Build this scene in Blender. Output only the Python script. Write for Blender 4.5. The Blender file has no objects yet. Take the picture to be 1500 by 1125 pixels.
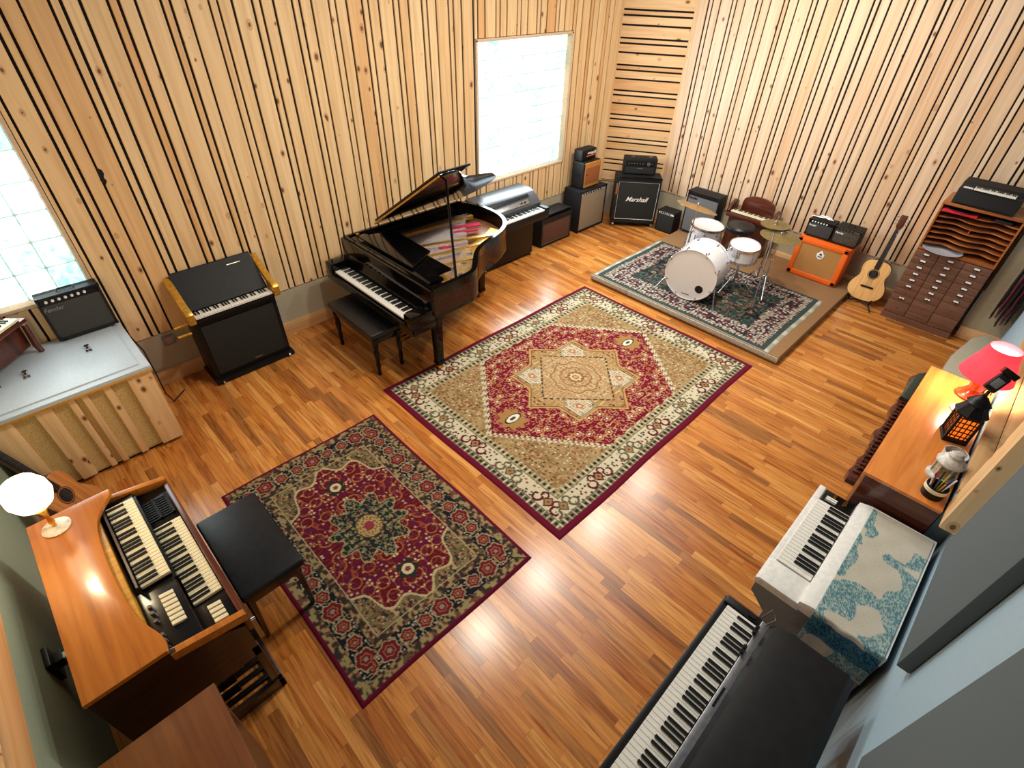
import bpy, bmesh, math, random
import numpy as np
from mathutils import Vector, Matrix
random.seed(7)
PI = math.pi
C = bpy.context.scene.collection

# ------------------------------------------------------------------ camera
YAW, PITCH, ROLL, FPX, CAMZ = -0.7737, 0.6924, 0.0321, 756.7, 3.2
fw = Vector((math.sin(YAW)*math.cos(PITCH), math.cos(YAW)*math.cos(PITCH), -math.sin(PITCH)))
rt = Vector((math.cos(YAW), -math.sin(YAW), 0)); up = rt.cross(fw)
rt2 = rt*math.cos(ROLL)+up*math.sin(ROLL); up2 = up*math.cos(ROLL)-rt*math.sin(ROLL)
cd = bpy.data.cameras.new('camera'); cam = bpy.data.objects.new('camera', cd); C.objects.link(cam)
cd.sensor_width = 36; cd.lens = FPX/1500*36; cd.clip_start = .05
m = Matrix((rt2, up2, -fw)).transposed().to_4x4(); m.translation = (0, 0, CAMZ); cam.matrix_world = m
bpy.context.scene.camera = cam

# ------------------------------------------------------------------ light and exposure
sc = bpy.context.scene
w = bpy.data.worlds.new('world'); sc.world = w; w.use_nodes = True
w.node_tree.nodes['Background'].inputs[0].default_value = (.96, .97, 1.0, 1)
w.node_tree.nodes['Background'].inputs[1].default_value = .13
sc.view_settings.view_transform = 'Standard'; sc.view_settings.look = 'None'
sc.view_settings.gamma = 1; sc.view_settings.exposure = -0.15; sc.view_settings.use_curve_mapping = False
sc.cycles.max_bounces = 6; sc.cycles.sample_clamp_indirect = 4
def area(name, loc, rot, sx, sy, power, col, shape='RECTANGLE', spread=PI):
    l = bpy.data.lights.new(name, 'AREA'); l.shape = shape; l.size = sx; l.size_y = sy; l.energy = power; l.color = col; l.spread = spread
    o = bpy.data.objects.new(name, l); C.objects.link(o); o.location = loc; o.rotation_euler = rot
    return o
def point(name, loc, power, col, r=.04):
    l = bpy.data.lights.new(name, 'POINT'); l.energy = power; l.color = col; l.shadow_soft_size = r
    o = bpy.data.objects.new(name, l); C.objects.link(o); o.location = loc
    return o
for ly in (2.12, 3.28, 4.64, 5.9):           # the row of round ceiling lamps
    area('ceiling_lamp_light', (-2.5, ly, 3.93), (0, 0, 0), .22, .22, 52, (1, .91, .78), 'DISK')
area('added_soft_fill', (-2.2, 4.3, 4.15), (0, 0, 0), 1.8, 3.4, 66, (1, .95, .89))  # broad fill added for ambient light, not a lamp of the room
area('window_daylight', (-4.86, 5.12, 1.75), (0, -PI/2, 0), 1.45, 1.55, 105, (.80, .92, 1))
area('window_daylight', (-4.86, -.25, 1.8), (0, -PI/2, 0), 1.4, .9, 15, (.82, .93, 1))

# ------------------------------------------------------------------ helpers
def lin(c):
    return tuple((x/255/12.92 if x/255 <= .04045 else ((x/255+.055)/1.055)**2.4) for x in c)
class MB:
    def __init__(s): s.bm = bmesh.new()
    def _x(s, vs, M):
        if M is not None: bmesh.ops.transform(s.bm, matrix=M, verts=vs)
    def box(s, x0, x1, y0, y1, z0, z1, bev=0, M=None, seg=2):
        r = bmesh.ops.create_cube(s.bm, size=1)['verts']
        bmesh.ops.transform(s.bm, verts=r, matrix=Matrix.Translation(((x0+x1)/2, (y0+y1)/2, (z0+z1)/2)) @ Matrix.Diagonal((abs(x1-x0), abs(y1-y0), abs(z1-z0), 1)))
        if bev:
            es = list({e for v in r for e in v.link_edges})
            g = bmesh.ops.bevel(s.bm, geom=es, offset=bev, segments=seg, affect='EDGES', profile=.6)
            r = list({v for f in g['faces'] for v in f.verts} | {v for v in r if v.is_valid})
        s._x(r, M); return s
    def lathe(s, prof, n=24, M=None, closed=False):
        rows = []; vs = []
        for (r, z) in prof:
            if r < 1e-6: v = s.bm.verts.new((0, 0, z)); rows.append([v]); vs.append(v)
            else:
                row = [s.bm.verts.new((r*math.cos(2*PI*i/n), r*math.sin(2*PI*i/n), z)) for i in range(n)]; rows.append(row); vs += row
        pairs = list(zip(rows, rows[1:])) + ([(rows[-1], rows[0])] if closed else [])
        for a, b in pairs:
            for i in range(n):
                j = (i+1) % n
                if len(a) == 1 and len(b) == 1: continue
                if len(a) == 1: s.bm.faces.new((a[0], b[j], b[i]))
                elif len(b) == 1: s.bm.faces.new((a[i], a[j], b[0]))
                else: s.bm.faces.new((a[i], a[j], b[j], b[i]))
        s._x(vs, M); return s
    def cyl(s, p0, p1, r0, r1=None, n=16, cap=True):
        r1 = r0 if r1 is None else r1
        p0 = Vector(p0); p1 = Vector(p1); d = p1-p0; L = d.length
        M = Matrix.Translation(p0) @ d.to_track_quat('Z', 'Y').to_matrix().to_4x4()
        prof = [(r0, 0), (r1, L)]
        if cap: prof = [(0, 0)]+prof+[(0, L)]
        return s.lathe(prof, n, M)
    def tube(s, pts, r, n=8, closed=False):
        pts = [Vector(p) for p in pts]; N = len(pts); rr = r if isinstance(r, (list, tuple)) else [r]*N
        rings = []; prev = None
        for i, p in enumerate(pts):
            a = pts[i-1] if (i > 0 or closed) else p; b = pts[(i+1) % N] if (i < N-1 or closed) else p
            t = (b-a).normalized()
            if prev is None:
                u = t.cross(Vector((0, 0, 1)));
                if u.length < .1: u = t.cross(Vector((1, 0, 0)))
            else: u = prev-t*prev.dot(t)
            u.normalize(); prev = u; v = t.cross(u)
            rings.append([s.bm.verts.new(p+(u*math.cos(2*PI*k/n)+v*math.sin(2*PI*k/n))*rr[i]) for k in range(n)])
        for i in range(N if closed else N-1):
            a = rings[i]; b = rings[(i+1) % N]
            for k in range(n): s.bm.faces.new((a[k], a[(k+1) % n], b[(k+1) % n], b[k]))
        if not closed:
            s.bm.faces.new(rings[0][::-1]); s.bm.faces.new(rings[-1])
        return s
    def prism(s, poly, a, b, plane='xy', M=None, bev=0):
        f = {'xy': lambda u, v, h: (u, v, h), 'xz': lambda u, v, h: (u, h, v), 'yz': lambda u, v, h: (h, u, v)}[plane]
        A = [s.bm.verts.new(f(u, v, a)) for u, v in poly]; B = [s.bm.verts.new(f(u, v, b)) for u, v in poly]
        n = len(poly); fs = [s.bm.faces.new(A[::-1]), s.bm.faces.new(B)]
        for i in range(n): fs.append(s.bm.faces.new((A[i], A[(i+1) % n], B[(i+1) % n], B[i])))
        bmesh.ops.recalc_face_normals(s.bm, faces=fs)
        vs = A+B
        if bev:
            es = list(fs[0].edges)+list(fs[1].edges)
            g = bmesh.ops.bevel(s.bm, geom=es, offset=bev, segments=2, affect='EDGES', profile=.6)
            vs = list({v for q in g['faces'] for v in q.verts} | {v for v in vs if v.is_valid})
        s._x(vs, M); return s
    def wall(s, poly, t, z0, z1):
        """a closed outline extruded as a thin wall of thickness t (towards the inside)"""
        n = len(poly); inn = []
        ar = sum(poly[i][0]*poly[(i+1) % n][1]-poly[(i+1) % n][0]*poly[i][1] for i in range(n)); sg = 1 if ar > 0 else -1
        for i in range(n):
            a = Vector(poly[i-1]); b = Vector(poly[i]); c = Vector(poly[(i+1) % n])
            d = ((b-a).normalized()+(c-b).normalized()).normalized(); inn.append((b.x-sg*d.y*t, b.y+sg*d.x*t))
        R = []
        for (pl, z) in ((poly, z0), (poly, z1), (inn, z1), (inn, z0)): R.append([s.bm.verts.new((p[0], p[1], z)) for p in pl])
        fs = []
        for k in range(4):
            a = R[k]; b = R[(k+1) % 4]
            for i in range(n): fs.append(s.bm.faces.new((a[i], a[(i+1) % n], b[(i+1) % n], b[i])))
        bmesh.ops.recalc_face_normals(s.bm, faces=fs)
        return s
    def ball(s, c, r, sc=(1, 1, 1), n=12):
        v = bmesh.ops.create_uvsphere(s.bm, u_segments=n, v_segments=max(6, n//2+2), radius=r)['verts']
        bmesh.ops.transform(s.bm, verts=v, matrix=Matrix.Translation(c) @ Matrix.Diagonal((*sc, 1))); return s
    def build(s, name, mat, parent=None, label=None, kind=None, smooth=35):
        me = bpy.data.meshes.new(name)
        root = parent
        while root is not None and root.parent is not None: root = root.parent
        if root is not None and root.name in WORLD:
            bmesh.ops.translate(s.bm, vec=-Vector(WORLD[root.name]), verts=s.bm.verts)
        s.bm.normal_update(); s.bm.to_mesh(me); s.bm.free()
        for p in me.polygons: p.use_smooth = True
        me.set_sharp_from_angle(angle=math.radians(smooth))
        me.materials.append(mat)
        o = bpy.data.objects.new(name, me); C.objects.link(o); o.parent = parent
        if label: o['label'] = label
        if kind: o['kind'] = kind
        return o
WORLD = {}
def thing(name, label, cat, loc=(0, 0, 0), rz=0, group=None, world=False, rx=0):
    o = bpy.data.objects.new(name, None); C.objects.link(o); o.location = loc; o.rotation_euler = (rx, 0, rz)
    o.empty_display_size = .1; o['label'] = label; o['category'] = cat
    if group: o['group'] = group
    if world: WORLD[o.name] = loc
    return o
def tag(o, label, cat, group=None):
    o['label'] = label; o['category'] = cat
    if group: o['group'] = group
    return o
def struct(o): o['kind'] = 'structure'; return o
def obj(name, me, parent, loc=(0, 0, 0), rot=(0, 0, 0)):
    o = bpy.data.objects.new(name, me); C.objects.link(o); o.parent = parent; o.location = loc; o.rotation_euler = rot; return o
def text(s, size, mat, parent, loc, rot=(PI/2, 0, 0), name='lettering', shear=0, ext=.001, align='CENTER', bold=0):
    c = bpy.data.curves.new(name, 'FONT'); c.body = s; c.size = size; c.extrude = ext; c.align_x = align; c.shear = shear; c.offset = bold
    o = bpy.data.objects.new(name+'_tmp', c); C.objects.link(o)
    dg = bpy.context.evaluated_depsgraph_get(); me = bpy.data.meshes.new_from_object(o.evaluated_get(dg)); C.objects.unlink(o); bpy.data.objects.remove(o)
    me.materials.clear(); me.materials.append(mat)
    root = parent
    while root.parent is not None: root = root.parent
    if root.name in WORLD: loc = Vector(loc)-Vector(WORLD[root.name])
    return obj(name, me, parent, loc, rot)

# ------------------------------------------------------------------ materials
def nt(name):
    m = bpy.data.materials.new(name); m.use_nodes = True; t = m.node_tree
    return m, t, t.nodes['Principled BSDF']
def N(t, typ, **kw):
    n = t.nodes.new(typ)
    for k, v in kw.items():
        if k.startswith('i_'):
            n.inputs[int(k[2:]) if k[2:].isdigit() else k[2:]].default_value = v
        else: setattr(n, k, v)
    return n
def math_(t, op, a, b=None, c=None):
    n = t.nodes.new('ShaderNodeMath'); n.operation = op
    for i, v in enumerate((a, b, c)):
        if v is None: continue
        if isinstance(v, (int, float)): n.inputs[i].default_value = v
        else: t.links.new(v, n.inputs[i])
    return n.outputs[0]
def ramp(t, fac, stops, interp='LINEAR'):
    n = t.nodes.new('ShaderNodeValToRGB'); n.color_ramp.interpolation = interp
    el = n.color_ramp.elements
    while len(el) < len(stops): el.new(.5)
    for e, (p, c) in zip(el, stops): e.position = p; e.color = (*lin(c), 1)
    t.links.new(fac, n.inputs[0]); return n.outputs[0]
def mix(t, fac, a, b, typ='MIX'):
    n = t.nodes.new('ShaderNodeMix'); n.data_type = 'RGBA'; n.blend_type = typ
    for s_, v in ((n.inputs[0], fac), (n.inputs[6], a), (n.inputs[7], b)):
        if isinstance(v, (int, float)): s_.default_value = v
        elif isinstance(v, tuple): s_.default_value = (*lin(v), 1)
        else: t.links.new(v, s_)
    return n.outputs[2]
def plain(name, col, rough=.5, metal=0, var=.08, scale=40, bump=.0, coat=0, spec=.5, stretch=None):
    m, t, b = nt(name)
    b.inputs['Roughness'].default_value = rough; b.inputs['Metallic'].default_value = metal
    b.inputs['Coat Weight'].default_value = coat; b.inputs['Coat Roughness'].default_value = .08
    b.inputs['Specular IOR Level'].default_value = spec
    tc = N(t, 'ShaderNodeTexCoord'); nz = N(t, 'ShaderNodeTexNoise'); nz.inputs['Scale'].default_value = scale; nz.inputs['Detail'].default_value = 4
    src = tc.outputs['Object']
    if stretch:
        mp = N(t, 'ShaderNodeMapping'); mp.inputs['Scale'].default_value = stretch; t.links.new(src, mp.inputs[0]); src = mp.outputs[0]
    t.links.new(src, nz.inputs['Vector'])
    lo = tuple(max(0, c*(1-var*2.2)) for c in col); hi = tuple(min(255, c*(1+var*1.5)+1) for c in col)
    t.links.new(ramp(t, nz.outputs[0], [(.3, lo), (.7, hi)]), b.inputs['Base Color'])
    if bump:
        bp = N(t, 'ShaderNodeBump'); bp.inputs['Strength'].default_value = bump; bp.inputs['Distance'].default_value = .004
        t.links.new(nz.outputs[0], bp.inputs['Height']); t.links.new(bp.outputs[0], b.inputs['Normal'])
    return m
def wood(name, c1, c2, c3, rough=.35, axis=0, scale=3, coat=.3, island=True):
    """grained wood, the grain along one object axis"""
    m, t, b = nt(name)
    tc = N(t, 'ShaderNodeTexCoord'); g = N(t, 'ShaderNodeNewGeometry')
    mp = N(t, 'ShaderNodeMapping'); s = [14*scale/3]*3; s[axis] = .9*scale/3; mp.inputs['Scale'].default_value = s
    ad = N(t, 'ShaderNodeVectorMath', operation='ADD')
    sc_ = N(t, 'ShaderNodeVectorMath', operation='SCALE'); sc_.inputs[3].default_value = 37 if island else 0
    cb = N(t, 'ShaderNodeCombineXYZ'); [t.links.new(g.outputs['Random Per Island'], cb.inputs[i]) for i in range(3)]
    t.links.new(cb.outputs[0], sc_.inputs[0]); t.links.new(tc.outputs['Object'], ad.inputs[0]); t.links.new(sc_.outputs[0], ad.inputs[1])
    t.links.new(ad.outputs[0], mp.inputs[0])
    nz = N(t, 'ShaderNodeTexNoise'); nz.inputs['Scale'].default_value = 2.2; nz.inputs['Detail'].default_value = 6; nz.inputs['Distortion'].default_value = .6
    t.links.new(mp.outputs[0], nz.inputs['Vector'])
    col = ramp(t, nz.outputs[0], [(.28, c1), (.5, c2), (.72, c3)])
    t.links.new(col, b.inputs['Base Color']); b.inputs['Roughness'].default_value = rough
    b.inputs['Coat Weight'].default_value = coat; b.inputs['Coat Roughness'].default_value = .12
    bp = N(t, 'ShaderNodeBump'); bp.inputs['Strength'].default_value = .08; bp.inputs['Distance'].default_value = .002
    t.links.new(nz.outputs[0], bp.inputs['Height']); t.links.new(bp.outputs[0], b.inputs['Normal'])
    return m
def pine(name, axis, light, mid, dark, rough=.5):
    """knotty pine boards, one tint per board"""
    m, t, b = nt(name)
    tc = N(t, 'ShaderNodeTexCoord'); g = N(t, 'ShaderNodeNewGeometry'); rnd = g.outputs['Random Per Island']
    sh = N(t, 'ShaderNodeVectorMath', operation='SCALE'); sh.inputs[3].default_value = 53
    cb = N(t, 'ShaderNodeCombineXYZ'); [t.links.new(rnd, cb.inputs[i]) for i in range(3)]; t.links.new(cb.outputs[0], sh.inputs[0])
    ad = N(t, 'ShaderNodeVectorMath', operation='ADD'); t.links.new(tc.outputs['Object'], ad.inputs[0]); t.links.new(sh.outputs[0], ad.inputs[1])
    mp = N(t, 'ShaderNodeMapping'); s = [16.]*3; s[axis] = .7; mp.inputs['Scale'].default_value = s; t.links.new(ad.outputs[0], mp.inputs[0])
    nz = N(t, 'ShaderNodeTexNoise'); nz.inputs['Scale'].default_value = 1.6; nz.inputs['Detail'].default_value = 5; nz.inputs['Distortion'].default_value = .5
    t.links.new(mp.outputs[0], nz.inputs['Vector'])
    base = ramp(t, rnd, [(0, mid), (.25, light), (.5, mid), (.72, light), (.86, mid), (.96, dark)])
    grain = ramp(t, nz.outputs[0], [(.25, (222, 208, 190)), (.6, (255, 255, 255))])
    col = mix(t, .8, base, grain, 'MULTIPLY')
    kp = N(t, 'ShaderNodeMapping'); s = [11.]*3; s[axis] = 7.0; kp.inputs['Scale'].default_value = s; t.links.new(ad.outputs[0], kp.inputs[0])
    vo = N(t, 'ShaderNodeTexVoronoi'); vo.inputs['Scale'].default_value = 1.0; t.links.new(kp.outputs[0], vo.inputs['Vector'])
    sep = N(t, 'ShaderNodeSeparateColor'); t.links.new(vo.outputs['Color'], sep.inputs[0])
    rad = math_(t, 'MULTIPLY', math_(t, 'POWER', sep.outputs[0], 2.2), .19)
    gate = math_(t, 'GREATER_THAN', sep.outputs[1], .22)
    rad = math_(t, 'MULTIPLY', rad, gate)
    core = math_(t, 'LESS_THAN', vo.outputs['Distance'], rad)
    halo = math_(t, 'LESS_THAN', vo.outputs['Distance'], math_(t, 'MULTIPLY', rad, 1.7))
    col = mix(t, math_(t, 'MULTIPLY', halo, .45), col, (172, 108, 58))
    col = mix(t, math_(t, 'MULTIPLY', core, .85), col, (82, 44, 22))
    t.links.new(col, b.inputs['Base Color']); b.inputs['Roughness'].default_value = rough
    bp = N(t, 'ShaderNodeBump'); bp.inputs['Strength'].default_value = .1; bp.inputs['Distance'].default_value = .002
    t.links.new(nz.outputs[0], bp.inputs['Height']); t.links.new(bp.outputs[0], b.inputs['Normal'])
    return m
def emit(name, col, strength, rough=.4):
    m, t, b = nt(name)
    b.inputs['Base Color'].default_value = (*lin(col), 1); b.inputs['Emission Color'].default_value = (*lin(col), 1)
    b.inputs['Emission Strength'].default_value = strength; b.inputs['Roughness'].default_value = rough
    return m
def attr_mat(name, rough=.95, grain=260):
    m, t, b = nt(name)
    a = N(t, 'ShaderNodeAttribute'); a.attribute_name = 'Col'
    tc = N(t, 'ShaderNodeTexCoord'); nz = N(t, 'ShaderNodeTexNoise'); nz.inputs['Scale'].default_value = grain; nz.inputs['Detail'].default_value = 2
    t.links.new(tc.outputs['Object'], nz.inputs['Vector'])
    t.links.new(mix(t, .5, a.outputs['Color'], ramp(t, nz.outputs[0], [(.3, (150, 150, 150)), (.7, (255, 255, 255))]), 'MULTIPLY'), b.inputs['Base Color'])
    b.inputs['Roughness'].default_value = rough; b.inputs['Specular IOR Level'].default_value = .15
    bp = N(t, 'ShaderNodeBump'); bp.inputs['Strength'].default_value = .35; bp.inputs['Distance'].default_value = .003
    t.links.new(nz.outputs[0], bp.inputs['Height']); t.links.new(bp.outputs[0], b.inputs['Normal'])
    return m
def floor_mat():
    m, t, b = nt('oak_strip_floor')
    tc = N(t, 'ShaderNodeTexCoord'); sp = N(t, 'ShaderNodeSeparateXYZ'); t.links.new(tc.outputs['Object'], sp.inputs[0])
    X, Y = sp.outputs[0], sp.outputs[1]
    yv = math_(t, 'DIVIDE', Y, .062); row = math_(t, 'FLOOR', yv); fy = math_(t, 'SUBTRACT', yv, row)
    w1 = N(t, 'ShaderNodeTexWhiteNoise', noise_dimensions='1D'); t.links.new(row, w1.inputs['W'])
    xl = math_(t, 'ADD', math_(t, 'DIVIDE', X, .62), math_(t, 'MULTIPLY', w1.outputs['Value'], 17))
    colm = math_(t, 'FLOOR', xl); fx = math_(t, 'SUBTRACT', xl, colm)
    cb = N(t, 'ShaderNodeCombineXYZ'); t.links.new(row, cb.inputs[0]); t.links.new(colm, cb.inputs[1])
    w2 = N(t, 'ShaderNodeTexWhiteNoise', noise_dimensions='3D'); t.links.new(cb.outputs[0], w2.inputs['Vector'])
    base = ramp(t, w2.outputs['Value'], [(0, (184, 114, 50)), (.15, (212, 144, 70)), (.36, (198, 126, 58)), (.55, (224, 162, 88)), (.74, (192, 116, 50)), (.88, (152, 98, 50)), (1, (206, 142, 76))])
    mp = N(t, 'ShaderNodeMapping'); mp.inputs['Scale'].default_value = (1.6, 26, 1)
    ad = N(t, 'ShaderNodeVectorMath', operation='ADD'); t.links.new(tc.outputs['Object'], ad.inputs[0])
    s2 = N(t, 'ShaderNodeVectorMath', operation='SCALE'); s2.inputs[3].default_value = 9; t.links.new(w2.outputs['Color'], s2.inputs[0]); t.links.new(s2.outputs[0], ad.inputs[1])
    t.links.new(ad.outputs[0], mp.inputs[0])
    nz = N(t, 'ShaderNodeTexNoise'); nz.inputs['Scale'].default_value = 1.5; nz.inputs['Detail'].default_value = 7; nz.inputs['Distortion'].default_value = 1.2; t.links.new(mp.outputs[0], nz.inputs['Vector'])
    col = mix(t, 1.0, base, ramp(t, nz.outputs[0], [(.28, (178, 146, 116)), (.5, (236, 230, 222)), (.66, (255, 255, 255))]), 'MULTIPLY')
    mp2 = N(t, 'ShaderNodeMapping'); mp2.inputs['Scale'].default_value = (2.2, 15, 1); t.links.new(ad.outputs[0], mp2.inputs[0])
    nz2 = N(t, 'ShaderNodeTexNoise'); nz2.inputs['Scale'].default_value = 2.4; nz2.inputs['Detail'].default_value = 2; t.links.new(mp2.outputs[0], nz2.inputs['Vector'])
    dk = ramp(t, nz2.outputs[0], [(.70, (0, 0, 0)), (.80, (200, 200, 200))])
    col = mix(t, dk, col, (98, 58, 30))
    seam = math_(t, 'ADD', math_(t, 'LESS_THAN', fy, .035), math_(t, 'LESS_THAN', fx, .004))
    col = mix(t, math_(t, 'MULTIPLY', seam, .45), col, (92, 50, 22))
    t.links.new(col, b.inputs['Base Color'])
    b.inputs['Roughness'].default_value = .23; b.inputs['Specular IOR Level'].default_value = .5
    n3 = N(t, 'ShaderNodeTexNoise'); n3.inputs['Scale'].default_value = 9; t.links.new(tc.outputs['Object'], n3.inputs['Vector'])
    hsum = math_(t, 'ADD', math_(t, 'MULTIPLY', n3.outputs[0], .35), math_(t, 'MULTIPLY', seam, -.5))
    bp = N(t, 'ShaderNodeBump'); bp.inputs['Strength'].default_value = .18; bp.inputs['Distance'].default_value = .002; t.links.new(hsum, bp.inputs['Height']); t.links.new(bp.outputs[0], b.inputs['Normal'])
    return m

M_floor = floor_mat()
M_pineV = pine('knotty_pine_upright', 2, (240, 208, 160), (232, 196, 146), (228, 180, 124))
M_pineDay = pine('daylight_tinted_pine_upright', 2, (226, 198, 168), (220, 188, 154), (216, 174, 134))  # same pine as the left wall, with the back wall's daylight mixed into its colour
M_pineH = pine('knotty_pine_level', 0, (236, 198, 150), (226, 182, 130), (214, 160, 104))
M_pineY = pine('knotty_pine_lengthwise', 1, (226, 186, 134), (215, 168, 112), (198, 142, 84))
M_dark = plain('dark_gap_fabric', (14, 12, 14), .9)
M_beige = plain('beige_wall_paint', (176, 166, 142), .8, var=.008)
M_white = plain('white_wall_paint', (152, 178, 194), .7, var=.006)
M_sage = plain('grey_green_wall_paint', (138, 150, 130), .8, var=.008)
M_panel = plain('grey_acoustic_fabric', (84, 95, 100), .95, var=.04, scale=500, bump=.2)
M_tolex = plain('black_vinyl_covering', (22, 22, 24), .6, var=.2, scale=400, bump=.2, spec=.3)
M_black = plain('black_paint', (15, 15, 16), .4, var=.1, spec=.3)
M_gloss = plain('black_piano_lacquer', (6, 6, 7), .10, coat=0, spec=.32, var=.05)
M_ivory = plain('white_key_plastic', (232, 230, 222), .3, var=.02)
M_cream = plain('cream_key_plastic', (232, 222, 186), .3, var=.02)
M_ebony = plain('black_key_plastic', (12, 12, 12), .25, var=.05)
M_chrome = plain('chrome', (205, 205, 208), .15, 1, var=.02)
M_steel = plain('brushed_steel', (150, 150, 152), .35, 1, var=.05)
M_darkmetal = plain('dark_metal', (40, 40, 42), .4, .8)
M_brass = plain('polished_brass', (212, 160, 62), .22, 1, var=.05)
M_gold = plain('gold_painted_iron', (206, 158, 66), .38, .7, var=.06)
M_goldwood = wood('gold_painted_wood', (164, 108, 30), (206, 148, 52), (222, 170, 74), .3, 1)
M_wdrum = plain('white_drum_lacquer', (232, 232, 236), .25, var=.004, coat=.6)
M_head = plain('coated_drum_head', (232, 228, 226), .6, var=.004)
M_cymb = plain('bronze_cymbal', (196, 160, 96), .32, .9, var=.08, scale=60)
M_cymb2 = plain('aged_bronze_cymbal', (150, 140, 96), .35, .9, var=.08, scale=60)
M_orange = plain('orange_vinyl_covering', (243, 103, 22), .5, var=.03, scale=300, bump=.1)
M_tan = plain('tan_speaker_cloth', (178, 126, 66), .9, var=.08, scale=600, bump=.2)
M_tweed = plain('golden_tweed_cloth', (184, 124, 48), .8, var=.1, scale=300, bump=.2)
M_rust = plain('rust_speaker_cloth', (150, 88, 46), .9, var=.08, scale=500)
M_brown = plain('brown_diamond_cloth', (82, 50, 36), .9, var=.2, scale=500, bump=.2)
M_silver = plain('silver_sparkle_cloth', (138, 124, 102), .8, var=.12, scale=500, bump=.2)
M_greyc = plain('grey_speaker_cloth', (98, 98, 100), .9, var=.12, scale=500, bump=.2)
M_dgrey = plain('dark_grey_speaker_cloth', (58, 58, 56), .9, var=.15, scale=500, bump=.2)
M_blackc = plain('black_speaker_cloth', (26, 27, 24), .9, var=.2, scale=500, bump=.2)
M_leather = plain('black_leather', (20, 22, 26), .36, var=.15, scale=25, bump=.15, spec=.4)
M_lidblack = plain('black_lid_leather', (16, 16, 18), .5, var=.15, scale=18, bump=.1, spec=.25)
M_offwhite = plain('white_plastic', (226, 226, 222), .4, var=.02)
M_letter = plain('white_lettering', (235, 235, 232), .5, var=.01)
M_organ = wood('orange_brown_walnut', (160, 90, 26), (182, 108, 34), (194, 120, 42), .25, 0, coat=.35)
M_mahog = wood('dark_mahogany', (56, 22, 12), (84, 34, 18), (104, 46, 24), .3, 0, coat=.5)
M_mahogV = wood('dark_mahogany_upright', (50, 22, 14), (76, 34, 20), (96, 46, 28), .35, 2, coat=.3)
M_walnutd = wood('dark_walnut', (36, 20, 12), (54, 30, 18), (70, 40, 24), .35, 1, coat=.4)
M_deskwood = wood('honey_maple', (204, 118, 48), (220, 136, 62), (230, 150, 76), .3, 1, coat=.4)
M_drawer = wood('brown_stained_drawer_wood', (92, 62, 48), (108, 74, 58), (120, 84, 66), .5, 0, coat=0)
M_sorter = wood('reddish_brown_shelf_wood', (128, 68, 30), (160, 92, 44), (178, 108, 54), .4, 0, coat=.1)
M_ocab = wood('brown_cabinet_wood', (92, 50, 16), (110, 62, 22), (122, 72, 28), .35, 0, coat=.3)
M_spruce = wood('guitar_spruce', (222, 168, 100), (234, 184, 118), (240, 196, 132), .3, 2, coat=.6)
M_soundb = wood('piano_soundboard', (118, 74, 46), (140, 90, 58), (156, 104, 68), .4, 1, coat=.2)
M_carpet = plain('tan_platform_carpet', (142, 106, 68), .95, var=.07, scale=200, bump=.2)
M_greyedge = plain('grey_platform_edge', (176, 176, 164), .7, var=.05)
M_osb = plain('tan_insulation_board', (196, 166, 108), .95, var=.12, scale=220, bump=.3)
M_lid = plain('white_laminate', (186, 198, 208), .35, var=.01)
M_red = plain('red_felt', (176, 22, 60), .9)
M_redfold = plain('red_folder', (206, 30, 46), .6)
M_burg = plain('burgundy_cable', (96, 20, 44), .5)
M_blackcab = plain('black_cable', (18, 18, 20), .5)
M_pinkshade = None
M_tolexgrey = plain('grey_vinyl_covering', (118, 128, 136), .6, var=.06, scale=300, bump=.15)
M_blanket = plain('beige_blanket', (176, 168, 146), .95, var=.05, scale=120, bump=.3)

# ------------------------------------------------------------------ the room
def sub_rects(y0, y1, z0, z1, holes):
    out = [(y0, y1, z0, z1)]
    for (a, b, c, d) in holes:
        nxt = []
        for (p, q, r, s) in out:
            if b <= p or a >= q or d <= r or c >= s: nxt.append((p, q, r, s)); continue
            if a > p: nxt.append((p, a, r, s)); p = a
            if b < q: nxt.append((b, q, r, s)); q = b
            if c > r: nxt.append((p, q, r, c))
            if d < s: nxt.append((p, q, d, s))
        out = nxt
    return out
def gaps(anchor, period, offs, lo, hi):
    g = []; k = math.floor((lo-anchor)/period)-1
    while anchor+k*period < hi+period:
        g += [anchor+k*period+o for o in offs]; k += 1
    return [x for x in g if lo+.02 < x < hi-.02]
TOP = 4.2
struct(MB().box(-5.1, .95, -.9, 7.5, -.12, 0).build('floor', M_floor))
holesL = [(4.31, 5.93, .955, 2.51), (-1.2, .245, 1.05, 2.75)]
# left wall: painted foot, black backing, upright boards
b = MB()
for (a, c, d, e) in sub_rects(-.9, 7.0, .5, TOP, [(h[0]+.03, h[1]-.03, h[2]+.03, h[3]-.03) for h in holesL]): b.box(-5.06, -4.9385, a, c, d, e)
wl = struct(b.build('wall_left', M_dark))
MB().box(-5.06, -4.930, -.9, 7.0, 0, .5).build('painted_foot', M_beige, wl, kind='structure')
b = MB(); g = [-.9]+gaps(.6, .3215, (0, .155, .217), -.9, 6.88)+[6.88]
for a, c in zip(g, g[1:]):
    if c-a < .03: continue
    hh = random.uniform(.0075, .0115)
    for (p, q, r, s) in sub_rects(a+hh, c-hh, .508, TOP, holesL):
        if q-p > .012: b.box(-4.938, -4.92, p, q, r, s, .002, seg=1)
b.build('upright_boards', M_pineV, wl, kind='structure')
struct(MB().box(-4.932, -4.912, -.8, 6.86, 0, .145, .003).build('baseboard_left', M_pineY))
hole = [(.0, .05), (.028, .03), (.034, .0), (.02, -.03), (.03, -.06), (.01, -.09), (-.012, -.05), (-.006, .0)]
MB().prism([(.60+a*.9, 1.88+c*.9) for a, c in hole], -4.9195, -4.918, 'yz').build('knot_hole', M_dark, wl, kind='structure')
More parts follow.
